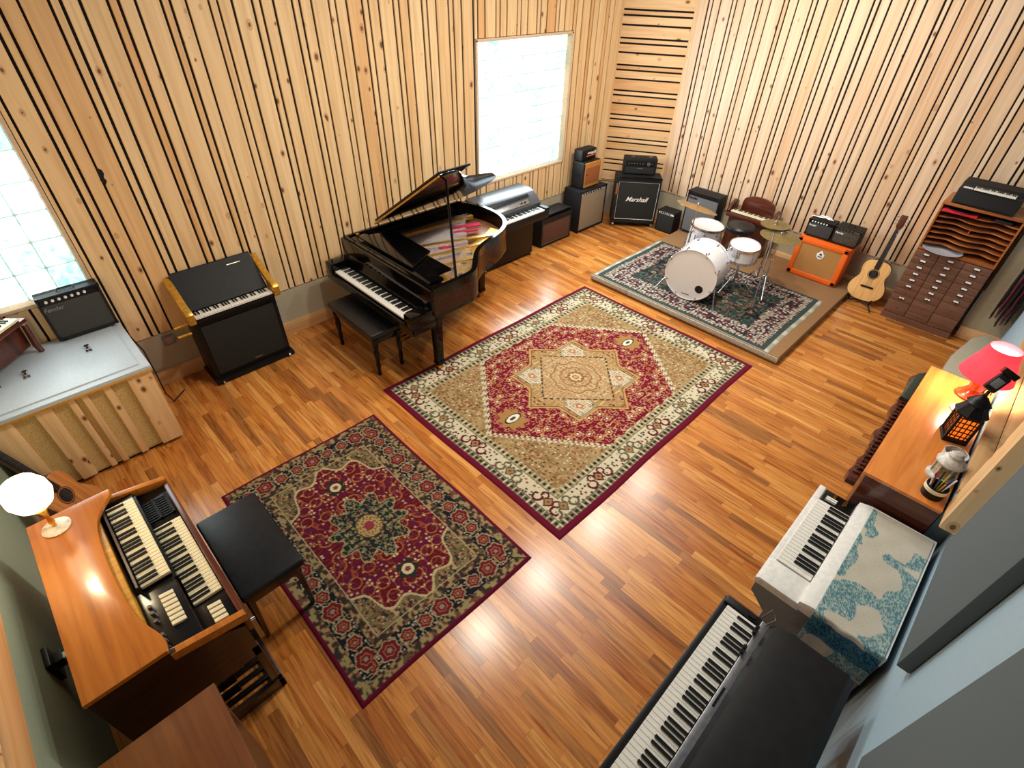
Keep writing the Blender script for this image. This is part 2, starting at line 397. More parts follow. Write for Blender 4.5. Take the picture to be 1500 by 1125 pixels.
# angled corner wall with level boards
ang = math.atan2(.47, .80); LD = .93
wd = struct(MB().box(-.12, LD+.1, .0205, .09, .5, TOP).build('wall_corner', M_dark)); wd.location = (-4.92, 6.88, 0); wd.rotation_euler = (0, 0, ang)
MB().box(-.1, LD+.05, .015, .06, 0, .5).build('painted_foot', M_beige, wd, kind='structure')
b = MB(); g = gaps(2.696, .3105, (0, -.06, -.165), .5, TOP); g = [.508]+sorted(g)+[TOP]
for a, c in zip(g, g[1:]): b.box(.02, LD-.02, 0, .02, a+.011, c-.011, .002, seg=1)
b.build('level_boards', M_pineH, wd, kind='structure')
MB().box(-.06, .02, -.001, .02, .508, TOP).box(LD-.02, LD+.06, -.001, .02, .508, TOP).build('edge_boards', M_pineV, wd, kind='structure')
# back wall behind the drums
YN = 7.35
wn = struct(MB().box(-4.2, .95, YN+.0145, YN+.1, .47, TOP).build('wall_back', M_dark))
MB().box(-4.2, .1, YN+.012, YN+.1, 0, .47).build('painted_foot', M_beige, wn, kind='structure')
b = MB(); g = [-4.12]+gaps(-2.881, .3105, (0, .153, .209), -4.12, .95)+[.95]
for a, c in zip(g, g[1:]):
    if c-a < .03: continue
    hh = random.uniform(.007, .0105); b.box(a+hh, c-hh, YN, YN+.014, .46, TOP, .002, seg=1)
b.build('upright_boards', M_pineDay, wn, kind='structure')
struct(MB().box(-4.12, .08, YN-.012, YN+.012, 0, .145, .003).build('baseboard_back', M_pineH))
# low painted wall that steps forward beside the drawer cabinet
struct(MB().box(.105, .6, 7.06, YN-.002, 0, 1.31, .004).build('wall_step', M_beige))
struct(MB().box(.105, .47, 7.04, 7.06, 0, .145, .003).build('baseboard_step', M_pineH))
# near wall (behind the organ)
ws = struct(MB().box(-5.1, .95, -.9, -.80, 0, TOP).build('wall_near', M_sage))
b = MB(); g = [-4.9]+gaps(-4.6, .3215, (0, .155, .217), -4.9, .5)+[.5]
for a, c in zip(g, g[1:]): b.box(a+.005, c-.005, -.80, -.775, 1.17, TOP, .002, seg=1)
b.build('upright_boards', M_pineV, ws, kind='structure')
struct(MB().box(-4.92, .5, -.80, -.755, 1.02, 1.16, .004).build('trim_1', M_pineH))
# right wall: painted, with the control room opening over a pine sill
we = struct(MB().box(.55, .66, -.8, 2.98, 0, TOP).box(.47, .66, 2.98, 5.6, 0, 1.03).box(.47, .66, 5.6, 7.06, 0, TOP).box(.47, .66, 2.98, 5.6, 3.0, TOP).build('wall_right', M_white))
struct(MB().box(.455, .532, 2.985, 5.6, 1.03, 1.06, .002).box(.536, .95, 2.985, 5.6, 1.026, 1.056, .002).build('window_3', M_pineY))
struct(MB().box(.46, .56, 2.76, 2.98, .95, TOP, .004).build('trim_2', M_pineV))

# windows of glass block
def glass_mat():
    m, t, b = nt('sunlit_glass_block')
    g = N(t, 'ShaderNodeNewGeometry'); tc = N(t, 'ShaderNodeTexCoord')
    nz = N(t, 'ShaderNodeTexNoise'); nz.inputs['Scale'].default_value = 9; nz.inputs['Detail'].default_value = 3; nz.inputs['Distortion'].default_value = 2
    t.links.new(tc.outputs['Object'], nz.inputs['Vector'])
    c = mix(t, .55, ramp(t, g.outputs['Random Per Island'], [(0, (255, 255, 255)), (.4, (240, 252, 248)), (.65, (196, 234, 218)), (1, (178, 220, 236))]),
            ramp(t, nz.outputs[0], [(.34, (120, 168, 180)), (.5, (236, 250, 246)), (.62, (255, 255, 255))]), 'MULTIPLY')
    t.links.new(c, b.inputs['Emission Color']); t.links.new(c, b.inputs['Base Color']); b.inputs['Emission Strength'].default_value = 1.75
    b.inputs['Roughness'].default_value = .12; b.inputs['Coat Weight'].default_value = .3
    return m
M_glass = glass_mat()
M_trimw = plain('pale_window_trim', (212, 186, 158), .5, var=.02)
M_mortar = plain('pale_mortar', (186, 208, 202), .8, var=.03)
def glass_window(name, y0, y1, z0, z1, ny, nz_):
    fr = MB(); t = .022
    for (a, c, d, e) in ((y0-.005, y1+.005, z1-t, z1+.005), (y0-.005, y1+.005, z0-.005, z0+t), (y0-.005, y0+t, z0, z1), (y1-t, y1+.005, z0, z1)):
        fr.box(-5.05, -4.912, a, c, d, e, .003)
    f = struct(fr.build(name, M_trimw))
    MB().box(-5.05, -5.0, y0, y1, z0, z1).build('mortar', M_mortar, f, kind='structure')
    g = MB(); dy = (y1-y0-2*t)/ny; dz = (z1-z0-2*t)/nz_
    for i in range(ny):
        for j in range(nz_):
            g.box(-5.02, -4.985, y0+t+i*dy+.005, y0+t+(i+1)*dy-.005, z0+t+j*dz+.005, z0+t+(j+1)*dz-.005, .012)
    g.build('glass_blocks', M_glass, f, kind='structure')
glass_window('window_1', 4.32, 5.92, .965, 2.50, 8, 8)
glass_window('window_2', -.78, .235, 1.06, 2.74, 5, 8)

# acoustic panels on the right wall
for (y0, y1, z0, z1, lb) in ((1.77, 2.59, 1.02, 2.2, 'large grey fabric acoustic panel on the white wall, next to the pine post'), (.35, 1.31, 1.06, 2.2, 'large grey fabric acoustic panel low in the right corner, nearest the camera')):
    tag(MB().box(.498, .548, y0, y1, z0, z1, .008).build('acoustic_baffle', M_panel), lb, 'acoustic panel', 'grey acoustic panels on the white wall')
# wall outlet
t = thing('wall_outlet', 'square grey outlet plate on the painted wall foot beside the black keyboard cabinet', 'outlet', (-4.932, .54, .42), world=True)
MB().box(-4.931, -4.918, .49, .59, .37, .47, .004).build('outlet_box', M_tolexgrey, t)
MB().box(-4.918, -4.913, .505, .575, .385, .455, .002).build('cover_plate', M_steel, t)

# ------------------------------------------------------------------ rugs
def hsh(a, b, s):
    v = np.sin(a*127.1+b*311.7+s*74.7)*43758.5453; return v-np.floor(v)
def vnoise(x, y, s):
    xi, yi = np.floor(x), np.floor(y); fx, fy = x-xi, y-yi; fx = fx*fx*(3-2*fx); fy = fy*fy*(3-2*fy)
    return (hsh(xi, yi, s)*(1-fx)+hsh(xi+1, yi, s)*fx)*(1-fy)+(hsh(xi, yi+1, s)*(1-fx)+hsh(xi+1, yi+1, s)*fx)*fy
def worley(x, y, s):
    xi, yi = np.floor(x), np.floor(y); d = np.full(x.shape, 9.); idv = np.zeros(x.shape)
    for i in (-1, 0, 1):
        for j in (-1, 0, 1):
            cx = xi+i; cy = yi+j; dd = np.hypot(x-cx-.2-.6*hsh(cx, cy, s), y-cy-.2-.6*hsh(cx, cy, s+3)); k = dd < d
            d = np.where(k, dd, d); idv = np.where(k, hsh(cx, cy, s+9), idv)
    return d, idv
def poly_in(x, y, P):
    ins = np.zeros(x.shape, bool); n = len(P)
    for i in range(n):
        x1, y1 = P[i]; x2, y2 = P[(i+1) % n]
        if y1 == y2: continue
        c = ((y1 > y) != (y2 > y)) & (x < (x2-x1)*(y-y1)/(y2-y1)+x1); ins ^= c
    return ins
def poly_dist(x, y, P):
    d = np.full(x.shape, 9.); n = len(P)
    for i in range(n):
        ax, ay = P[i]; bx, by = P[(i+1) % n]; L = (bx-ax)**2+(by-ay)**2
        t = np.clip(((x-ax)*(bx-ax)+(y-ay)*(by-ay))/L, 0, 1); d = np.minimum(d, np.hypot(x-ax-t*(bx-ax), y-ay-t*(by-ay)))
    return d
class Paint:
    def __init__(s, x, y): s.x, s.y = x, y; s.c = np.zeros(x.shape+(3,))
    def put(s, mask, col): s.c[mask] = lin(col)
    def pick(s, mask, v, cols):
        k = np.minimum((v*len(cols)).astype(int), len(cols)-1); a = np.array([lin(c) for c in cols]); s.c[mask] = a[k[mask]]
def dist_edge(x, y, w, h): return np.minimum(w/2-np.abs(x), h/2-np.abs(y))
def along(x, y, w, h): return np.where(w/2-np.abs(x) < h/2-np.abs(y), y, x)
def rug_big(x, y, w, h):
    p = Paint(x, y); e = dist_edge(x, y, w, h); a = along(x, y, w, h); ax, ay = np.abs(x), np.abs(y)
    BUR, CRE, TAN, GOLD, OLV, BLK, RED = (104, 14, 42), (206, 196, 166), (170, 142, 96), (154, 124, 82), (112, 104, 80), (34, 30, 30), (118, 10, 34)
    p.put(e > -1, BUR)
    def dots(lo, hi, base):
        m = (e > lo) & (e < hi); p.put(m, base); c = (lo+hi)/2
        p.put(m & (np.hypot(((a/.052) % 1-.5)*.052, e-c) < .013), BLK)
        p.put(m & (np.abs(((a/.052+.5) % 1-.5)*.052) < .005), CRE)
    dots(.055, .105, OLV)
    m = (e > .105) & (e < .255); p.put(m, CRE)
    # paired scrolls and palmettes of the main border
    per = .42; k = np.floor(a/per+.5); u = a-k*per; v = e-.18; odd = (np.mod(k, 2) == 0)
    dia = np.abs(u)/.045+np.abs(v)/.05
    sc1 = np.abs(np.hypot(np.abs(u)-.095, v+.02)-.038); sc2 = np.abs(np.hypot(np.abs(u)-.06, v-.03)-.028)
    mot = m & (((sc1 < .010) & (v < .012)) | ((sc2 < .008) & (v > .012)) | ((dia > .8) & (dia < 1.15)))
    p.put(mot & odd, (92, 22, 34)); p.put(mot & ~odd, (96, 88, 66)); p.put(m & (dia < .8), GOLD); p.put(m & (dia < .25), RED)
    d, i = worley(a/.034, e/.034, 5); far = (np.abs(u) > .14)
    p.put(m & far & (d < .30) & (i > .3), (60, 50, 44)); p.put(m & far & (d < .3) & (i > .8), (140, 40, 40))
    p.put(m & ~mot & ~far & (dia > 1.2) & (d < .22) & (i > .55), (96, 84, 60))
    p.put((e > .105) & (e < .112), OLV); p.put((e > .248) & (e < .256), OLV)
    dots(.256, .312, (150, 136, 98))
    f = e > .312
    n = vnoise(ax/.05, ay/.05, 2); d, i = worley(ax/.04, ay/.04, 8)
    p.put(f, GOLD); p.put(f & (n > .6), (140, 108, 68)); p.put(f & (n < .3), (166, 138, 94))
    q = vnoise(ax/.028, ay/.028, 12); p.put(f & (np.abs(q-.5) < .05), (182, 162, 118))
    p.put(f & (d < .24) & (i > .5), (96, 62, 42)); p.put(f & (d < .2) & (i > .82), (224, 214, 186)); p.put(f & (d < .24) & (i < .12), (150, 44, 50))
    HEX = [(-.80, -.5), (0, -1.14), (.80, -.5), (.80, .5), (0, 1.14), (-.80, .5)]
    zz = .012*np.sign(np.sin((x+y*.3)*2*PI/.045))
    dd = poly_dist(x, y, HEX); ins = poly_in(x, y, HEX); sd = np.where(ins, -dd, dd)+zz
    p.put(f & (sd < .03), CRE); p.put(f & (sd < .004), (60, 54, 40)); R_ = f & (sd < -.004)
    p.put(R_, RED)
    q = vnoise(ax/.024, ay/.024, 21); q2 = vnoise(ax/.045+7, ay/.045, 22)
    p.put(R_ & (np.abs(q-.5) < .055), (190, 132, 104)); p.put(R_ & (np.abs(q2-.45) < .025), (206, 172, 130))
    d, i = worley(ax/.062, ay/.062, 31); p.put(R_ & (d < .32) & (i > .62), (180, 132, 80)); p.put(R_ & (d < .18) & (i > .62), (130, 40, 40))
    d, i = worley(ax/.11, ay/.11, 33); p.put(R_ & (d < .28) & (i > .5), (216, 184, 130)); p.put(R_ & (np.abs(d-.18) < .05) & (i > .5), (128, 30, 40)); p.put(R_ & (d < .1) & (i > .5), (222, 208, 180))
    d, i = worley(ax/.05, ay/.05, 35); p.put(R_ & (d < .16) & (i > .7), (90, 30, 80))
    # pendants
    pd = np.hypot(x/1.1, ay-.88); lob = .12+.018*np.cos(9*np.arctan2(ay-.88, x)); p.put(R_ & (pd < lob), (164, 122, 70))
    ov = np.hypot(x/.035, (ay-.87)/.075); p.put(ov < 1.25, (40, 36, 34)); p.put(ov < 1, (228, 222, 200)); p.put(ov < .45, (70, 60, 50))
    # star
    ST = []
    for k_ in range(16):
        th = k_*PI/8; r = (.66 if k_ % 4 == 0 else (.64 if k_ % 4 == 2 else .50)); ST.append((r*math.cos(th)*.97, r*math.sin(th)*1.02))
    si = poly_in(x, y, ST); sdd = poly_dist(x, y, ST)
    p.put(si, (168, 132, 84)); p.put(si & (sdd < .018), (190, 152, 94)); p.put(si & (sdd > .018) & (sdd < .028), (120, 80, 46))
    q = vnoise(ax/.03, ay/.03, 41); I2 = si & (sdd > .03); p.put(I2 & (np.abs(q-.5) < .06), (200, 176, 132)); d, i = worley(ax/.05, ay/.05, 42); p.put(I2 & (d < .25) & (i > .6), (120, 70, 44)); p.put(I2 & (d < .22) & (i > .88), (40, 36, 34))
    c2 = np.abs(x)+np.abs(y)
    U_ = (ax+ay)/math.sqrt(2); V_ = np.abs(ax-ay)/math.sqrt(2)
    kk = np.maximum(np.maximum(V_, .40-U_+.03), (U_-.40)*.72+V_*.70)
    pm = si & (kk < .135) & (U_ > .34); p.put(pm, (204, 190, 158)); p.put(pm & (kk > .112) & (((V_*42+U_*42) % 1) < .55), (44, 38, 34))
    d, i = worley(ax/.026, ay/.026, 51); p.put(pm & (kk < .105) & (d < .26), (140, 92, 66)); p.put(si & (np.hypot(U_-.43, V_) < .035), (176, 116, 84)); p.put(si & (np.hypot(U_-.43, V_) < .016), (214, 196, 160))
    sq = ax+ay
    p.put(si & (sq > .462) & (sq < .480) & (((x*24) % 1) < .62) & ~pm, (50, 40, 34)); p.put(si & (sq > .40) & (sq < .455) & (np.minimum(ax, ay) < .10), (160, 96, 64))
    sq = np.where(U_ < .36, sq*.72, 9)
    cen = np.hypot(x, y); cm = sq < .325; p.put(cm, (178, 146, 102))
    th8 = np.arctan2(y, x)
    q = vnoise(ax/.026+3, ay/.026, 61); p.put(cm & (np.abs(q-.5) < .07), (206, 184, 144)); d, i = worley(ax/.034, ay/.034, 62); p.put(cm & (d < .26) & (i > .5), (160, 112, 72)); p.put(cm & (d < .2) & (i > .9), (60, 50, 44))
    for rr, cc in ((.235, (146, 98, 64)), (.15, (150, 104, 66)), (.075, (126, 74, 50)), (.045, (222, 198, 150))):
        p.put(np.abs(cen-rr*(1+.05*np.cos(8*th8))) < .007, cc)
    return p.c
def rug_small(x, y, w, h):
    p = Paint(x, y); e = dist_edge(x, y, w, h); a = along(x, y, w, h); ax, ay = np.abs(x), np.abs(y)
    BUR, NAVY, OLV, RED, TAN = (96, 12, 42), (24, 26, 36), (90, 82, 60), (94, 14, 30), (150, 132, 92)
    p.put(e > -1, BUR)
    def band(lo, hi, s):
        m = (e > lo) & (e < hi); p.put(m, OLV); q = vnoise(a/.018, e/.018, s); p.put(m & (q > .58), (150, 134, 92)); p.put(m & (q < .36), (52, 44, 40)); p.put(m & (np.abs(q-.47) < .03), (132, 52, 44))
    band(.03, .085, 3)
    m = (e > .085) & (e < .22); p.put(m, NAVY)
    q = vnoise(a/.022, e/.022, 5); p.put(m & (np.abs(q-.5) < .07), (140, 128, 96)); d, i = worley(a/.028, e/.028, 6); p.put(m & (d < .24) & (i > .6), (168, 160, 140))
    per = .13; k = np.floor(a/per+.5); u = a-k*per; v = e-.152; big = (np.mod(k, 3) == 0)
    r = np.hypot(u, v)*(1+.10*np.cos(6*np.arctan2(v, u)))
    R = np.where(big, .058, .040)
    p.put(m & (r < R+.008), (160, 140, 104)); p.put(m & (r < R), (104, 26, 38)); p.put(m & (np.abs(r-R*.55) < .004), (146, 98, 62)); p.put(m & (r < R*.25), (150, 120, 110))
    band(.22, .275, 13)
    p.put((e > .272) & (e < .279), (172, 156, 120))
    f = e > .279; p.put(f, (104, 92, 64))
    q = vnoise(ax/.04, ay/.04, 15); p.put(f & (q > .55), (128, 112, 76)); qq = vnoise(ax/.018, ay/.018, 17); p.put(f & (qq < .3), (44, 42, 44)); p.put(f & (np.abs(q-.45) < .035), (170, 152, 108)); d, i = worley(ax/.035, ay/.035, 16); p.put(f & (d < .26) & (i > .6), (110, 34, 40)); p.put(f & (d < .2) & (i < .15), (178, 164, 124))
    th = np.arctan2(ay*1.45, ax); rr = np.hypot(ax, ay*1.45)
    lim = .66*(1+.06*np.cos(12*th))-.02
    cut = (ax*.72+ay*1.0 < .70)
    fld = f & (rr < lim*1.04) & cut; edge = f & (rr < lim*1.04+.02) & (ax*.72+ay*1.0 < .72); p.put(edge, (186, 170, 128)); p.put(fld, RED)
    q = vnoise(ax/.03, ay/.03, 23); p.put(fld & (q > .62), (92, 20, 52)); q2 = vnoise(ax/.055+4, ay/.055, 24); p.put(fld & (np.abs(q2-.5) < .022), (142, 68, 50)); p.put(fld & (np.abs(q-.42) < .035), (116, 56, 46))
    d, i = worley(ax/.035, ay/.035, 25); p.put(fld & (d < .25) & (i > .55), (176, 150, 120)); p.put(fld & (d < .22) & (i < .12), (60, 50, 80)); p.put(fld & (d < .2) & (i > .9), (214, 196, 160))
    d, i = worley(ax/.12, ay/.12, 26); p.put(fld & (np.abs(d-.34) < .03), (168, 108, 60))
    for (px) in (.47,):
        pd = np.hypot((ax-px)*1.0, y); p.put(fld & (pd < .07+.012*np.cos(5*np.arctan2(y, ax-px))), (40, 44, 40)); p.put(fld & (pd < .042), (206, 190, 150)); p.put(fld & (pd < .02), (120, 60, 60))
    t2 = np.arctan2(y, x); r2 = np.hypot(x, y*1.12); st = .262+.045*np.cos(10*t2)*np.where(np.abs(np.cos(5*t2)) > 0, 1, 1)
    sm = r2 < st; p.put(r2 < st+.012, (164, 150, 108)); p.put(sm, (30, 40, 40)); q = vnoise(ax/.022, ay/.022, 31); p.put(sm & (np.abs(q-.5) < .09), (122, 118, 90)); d, i = worley(ax/.036, ay/.036, 32); p.put(sm & (d < .28) & (i > .5), (150, 130, 84)); p.put(sm & (d < .22) & (i > .82), (130, 40, 52))
    cr = r2 < .10; p.put(cr, (172, 148, 96)); d, i = worley(x/.022, y/.022, 35); p.put(cr & (d < .3), (110, 70, 56)); p.put(r2 < .04, (134, 52, 62)); p.put(np.abs(r2-.104) < .005, (70, 60, 46))
    return p.c
def rug_drum(x, y, w, h):
    p = Paint(x, y); e = dist_edge(x, y, w-.10, h); a = along(x, y, w, h); ax, ay = np.abs(x), np.abs(y)
    GRN = (58, 74, 72)
    p.put(e > -9, (196, 192, 176)); fr = (w/2-ax) < .05; p.put(fr & (((y/.014) % 1) < .3), (128, 124, 108))
    p.put(e > 0, GRN)
    m = (e > .05) & (e < .32); p.put(m, (48, 38, 46)); q = vnoise(a/.022, e/.022, 5); p.put(m & (q > .66), (150, 142, 132)); p.put(m & (q < .3), (34, 46, 48)); p.put(m & (np.abs(q-.45) < .05), (122, 40, 60))
    d, i = worley(a/.045, e/.045, 6); p.put(m & (d < .26) & (i > .45), (206, 200, 186)); p.put(m & (d < .2) & (i < .2), (140, 60, 60))
    for c in (.085, .275): p.put((np.abs(e-c) < .006), (150, 140, 120)); p.put((np.abs(e-c) < .028) & (((a/.04) % 1) < .3), (176, 170, 152))
    f = e > .32; p.put(f, (50, 64, 62)); q = vnoise(ax/.05, ay/.05, 15); p.put(f & (q > .66), (34, 40, 44)); p.put(f & (np.abs(q-.5) < .03), (120, 116, 92)); d, i = worley(ax/.09, ay/.09, 16); p.put(f & (d < .26) & (i > .4), (150, 104, 66)); p.put(f & (d < .16) & (i > .4), (110, 40, 46)); p.put(f & (np.abs(d-.3) < .05) & (i > .7), (170, 160, 140))
    return p.c
M_rug = attr_mat('woven_wool_pile')
def rug(name, label, x0, x1, y0, y1, z, res, fn, th=.009, wob=.004):
    w_, h_ = x1-x0, y1-y0; nx, ny = int(w_/res)+1, int(h_/res)+1
    xs = np.linspace(-w_/2, w_/2, nx); ys = np.linspace(-h_/2, h_/2, ny); X, Y = np.meshgrid(xs, ys)
    col = fn(X, Y, w_, h_)
    WX = X+wob*np.sin(Y*5.1)*(np.abs(X)/(w_/2)); WY = Y+wob*np.sin(X*4.3)*(np.abs(Y)/(h_/2))
    e = dist_edge(X, Y, w_, h_)
    Z = th*np.clip(e/.012, .0, 1)+.0015*(vnoise(X/.25, Y/.25, 3))
    v = np.stack([WX, WY, Z], -1).reshape(-1, 3)
    idx = np.arange(nx*ny).reshape(ny, nx); f = np.stack([idx[:-1, :-1], idx[:-1, 1:], idx[1:, 1:], idx[1:, :-1]], -1).reshape(-1, 4)
    me = bpy.data.meshes.new(name); me.vertices.add(len(v)); me.vertices.foreach_set('co', v.ravel().astype('f'))
    me.loops.add(f.size); me.loops.foreach_set('vertex_index', f.ravel().astype('i')); me.polygons.add(len(f))
    me.polygons.foreach_set('loop_start', np.arange(0, f.size, 4, dtype='i')); me.update(calc_edges=True)
    ca = me.color_attributes.new('Col', 'FLOAT_COLOR', 'POINT'); c4 = np.ones((len(v), 4), 'f'); c4[:, :3] = col.reshape(-1, 3); ca.data.foreach_set('color', c4.ravel())
    me.materials.append(M_rug)
    o = bpy.data.objects.new(name, me); C.objects.link(o); o.location = ((x0+x1)/2, (y0+y1)/2, z)
    tag(o, label, 'rug'); return o
rug('patterned_rug', 'large burgundy bordered rug with a tan star medallion in the middle of the room', -3.46, -1.215, 1.79, 4.79, .001, .0072, rug_big)
rug('patterned_rug', 'smaller dark red and navy rug with a scalloped medallion beside the organ bench', -3.235, -1.26, .205, 1.545, .001, .0062, rug_small)

# ------------------------------------------------------------------ keyboards
def key_mesh(name, w_, d, h, mat, bev):
    b = MB().box(-w_/2, w_/2, 0, d, -h, 0, bev, seg=1); me = bpy.data.meshes.new(name); b.bm.to_mesh(me); b.bm.free(); me.materials.append(mat)
    for p in me.polygons: p.use_smooth = False
    return me
def keys(parent, x0, x1, yf, yb, zt, nw, start=0, white=None, bl=.62, bh=.011, wh=.018, bed=True):
    """nw white keys between x0 and x1, player on the -y side (local), with their black keys, on a key bed part"""
    white = white or M_ivory
    root = parent
    off = Vector((0, 0, 0))
    while root.parent is not None: root = root.parent
    if root.name in WORLD: off = -Vector(WORLD[root.name])
    kb = MB().box(x0-.004, x1+.004, yf+.004, yb, zt-wh-.012, zt-wh+.001).build('keyboard', M_black, parent)
    ww = (x1-x0)/nw; d = yb-yf
    mw = key_mesh('white_key', ww-.0016, d, wh, white, .0012); mb_ = key_mesh('black_key', ww*.52, d*bl, bh+.006, M_ebony, .0015)
    for i in range(nw):
        obj('white_key', mw, kb, Vector((x0+(i+.5)*ww, yf, zt))+off)
        if i < nw-1 and (i+start) % 7 in (0, 1, 3, 4, 5):
            sh = {0: -.06, 1: .06, 3: -.08, 4: 0, 5: .08}[(i+start) % 7]*ww
            obj('black_key', mb_, kb, Vector((x0+(i+1)*ww+sh, yf+d*(1-bl), zt+bh))+off)
    return kb

# ------------------------------------------------------------------ grand piano
PX, PY = -4.0, 2.9
t = thing('grand_piano', 'glossy black grand piano with its lid propped open against the slatted wall', 'piano', (PX, PY, 0), world=True)
OUT = [(-4.70, 2.06), (-3.23, 2.06), (-3.225, 2.72), (-3.26, 2.83), (-3.36, 2.93), (-3.50, 3.05), (-3.60, 3.20), (-3.66, 3.40), (-3.72, 3.60), (-3.82, 3.77), (-3.98, 3.89), (-4.18, 3.94), (-4.42, 3.93), (-4.60, 3.87), (-4.70, 3.78)]
def smooth_poly(P, keep=(), it=2):
    for _ in range(it):
        Q = []; n = len(P); nk = set()
        for i in range(n):
            a, b_ = P[i], P[(i+1) % n]
            if i in keep: nk.add(len(Q)); Q.append(a)
            else: Q.append((a[0]*.75+P[i-1][0]*.25, a[1]*.75+P[i-1][1]*.25)) if 0 else Q.append(a)
            if not (i in keep and ((i+1) % n) in keep): Q.append(((a[0]+b_[0])/2, (a[1]+b_[1])/2))
        R = []
        n = len(Q)
        for i, q in enumerate(Q):
            if i in nk: R.append(q)
            else: R.append((q[0]*.5+Q[i-1][0]*.25+Q[(i+1) % n][0]*.25, q[1]*.5+Q[i-1][1]*.25+Q[(i+1) % n][1]*.25))
        P = R; keep = tuple(nk)
    return P
ZR = .98
RIM = smooth_poly(OUT, keep=(0, 1, 14))
back = [p for p in RIM if p[1] > 2.2] 
rim = [(-4.70, 2.30), (-3.228, 2.30)]+[p for p in RIM if p[1] > 2.35]
MB().wall(rim, .045, .70, ZR).build('rim', M_gloss, t)
MB().wall([(x+(.05 if x < -4 else -.05)*0, y) for x, y in rim], .002, .72, .90).build('inner_rim_veneer', M_mahog, t)
inn = [(PX+(x-PX)*.95, 3.1+(y-3.1)*.94) for x, y in rim]
MB().prism(inn, .80, .83).build('soundboard', M_soundb, t)
# iron plate: long struts on the treble side, webs and rosette holes
b = MB()
def bar(b, p, q, wd, z0, z1):
    p = Vector((*p, 0)); q = Vector((*q, 0)); d = (q-p).normalized(); nrm = Vector((-d.y, d.x, 0))*wd/2
    b.prism([tuple((p+nrm)[:2]), tuple((q+nrm)[:2]), tuple((q-nrm)[:2]), tuple((p-nrm)[:2])], z0, z1, bev=.003)
bar(b, (-4.62, 2.70), (-3.32, 2.60), .10, .86, .875)
for p, q in (((-4.20, 2.70), (-3.86, 3.62)), ((-3.92, 2.66), (-3.78, 3.42)), ((-3.66, 2.64), (-3.60, 3.10)), ((-4.50, 2.72), (-4.42, 3.78))): bar(b, p, q, .045, .862, .90)
for k in range(12):
    a = Vector((-3.34-.030*k, 2.76+.025*k)); c = Vector((-3.36-.034*k, 2.80+.072*k))
plate = [(-3.30, 2.62), (-3.30, 2.78), (-3.40, 2.88), (-3.56, 3.03), (-3.67, 3.20), (-3.73, 3.42), (-3.79, 3.62), (-3.90, 3.76), (-4.04, 3.72), (-3.93, 3.50), (-3.86, 3.28), (-3.78, 3.08), (-3.66, 2.90), (-3.52, 2.76), (-3.44, 2.66)]
b.prism(plate, .862, .885, bev=.003)
b.build('iron_plate', M_gold, t)
for (hx, hy) in ((-3.42, 2.77), (-3.58, 2.94), (-3.70, 3.12), (-3.79, 3.34), (-3.87, 3.58)):
    MB().lathe([(0, 0), (.028, 0)], 18, Matrix.Translation((hx, hy, .8865))).build('plate_hole', M_dark, t)
b = MB()
for k in range(70):
    u = k/69; xa = -4.62+u*1.28; ya = 2.72-u*.08; L = 1.06-.8*u**.8; ex = xa+.22*(1-u); b.cyl((xa, ya, .895), (ex*.6+xa*.4, ya+L, .895), .0007, n=4, cap=False)
b.build('strings', M_steel, t, kind='stuff')
for P in ([(-4.32, 3.36), (-4.26, 3.34), (-4.14, 3.66), (-4.21, 3.70)], [(-4.20, 3.32), (-4.17, 3.31), (-4.06, 3.55), (-4.09, 3.58)], [(-4.0, 2.96), (-3.96, 2.95), (-3.90, 3.09), (-3.94, 3.12)]):
    MB().prism(P, .885, .90).build('red_damper_felt', M_red, t)
# key bed, arms, fallboard, pin block cover
b = MB().box(-4.70, -3.23, 2.05, 2.31, .60, .67, .006)
b.box(-4.70, -4.575, 2.05, 2.31, .66, .79, .02).box(-3.355, -3.23, 2.05, 2.31, .66, .79, .02).box(-4.70, -3.23, 2.05, 2.07, .615, .68, .004)
b.prism([(PX+(x-PX)*.96, 3.1+(y-3.1)*.95) for x, y in rim], .66, .72)
b.build('key_bed', M_gloss, t)
MB().prism([(2.232, .71), (2.25, .70), (2.32, .90), (2.295, .915)], -4.575, -3.355, 'yz').box(-4.70, -3.23, 2.27, 2.335, .72, ZR-.01, .006).build('fallboard', M_gloss, t)
text('PIANO' if 0 else 'I', .001, M_brass, t, (-3.97, 2.24, .79)) if 0 else None
MB().box(-4.03, -3.95, 2.288, 2.298, .855, .87).build('brass_nameplate', M_brass, t)
keys(t, -4.575, -3.355, 2.085, 2.235, .708, 52, 5, bl=.62)
# music desk lying folded over the pin block, with its slatted cover
MB().box(-4.60, -3.33, 2.335, 2.50, .955, .985, .005).box(-4.50, -3.42, 2.50, 2.66, .965, .99, .004).build('music_shelf', M_gloss, t)
b = MB().prism([(-4.50, 2.37), (-3.62, 2.37), (-3.78, 2.70), (-4.40, 2.72)], 1.0, 1.02, bev=.004)
b.build('music_desk', M_gloss, t)
MB().box(-3.72, -3.60, 2.29, 2.312, .925, .942).box(-4.62, -4.59, 2.40, 2.43, .987, 1.0).build('brass_lock', M_brass, t)
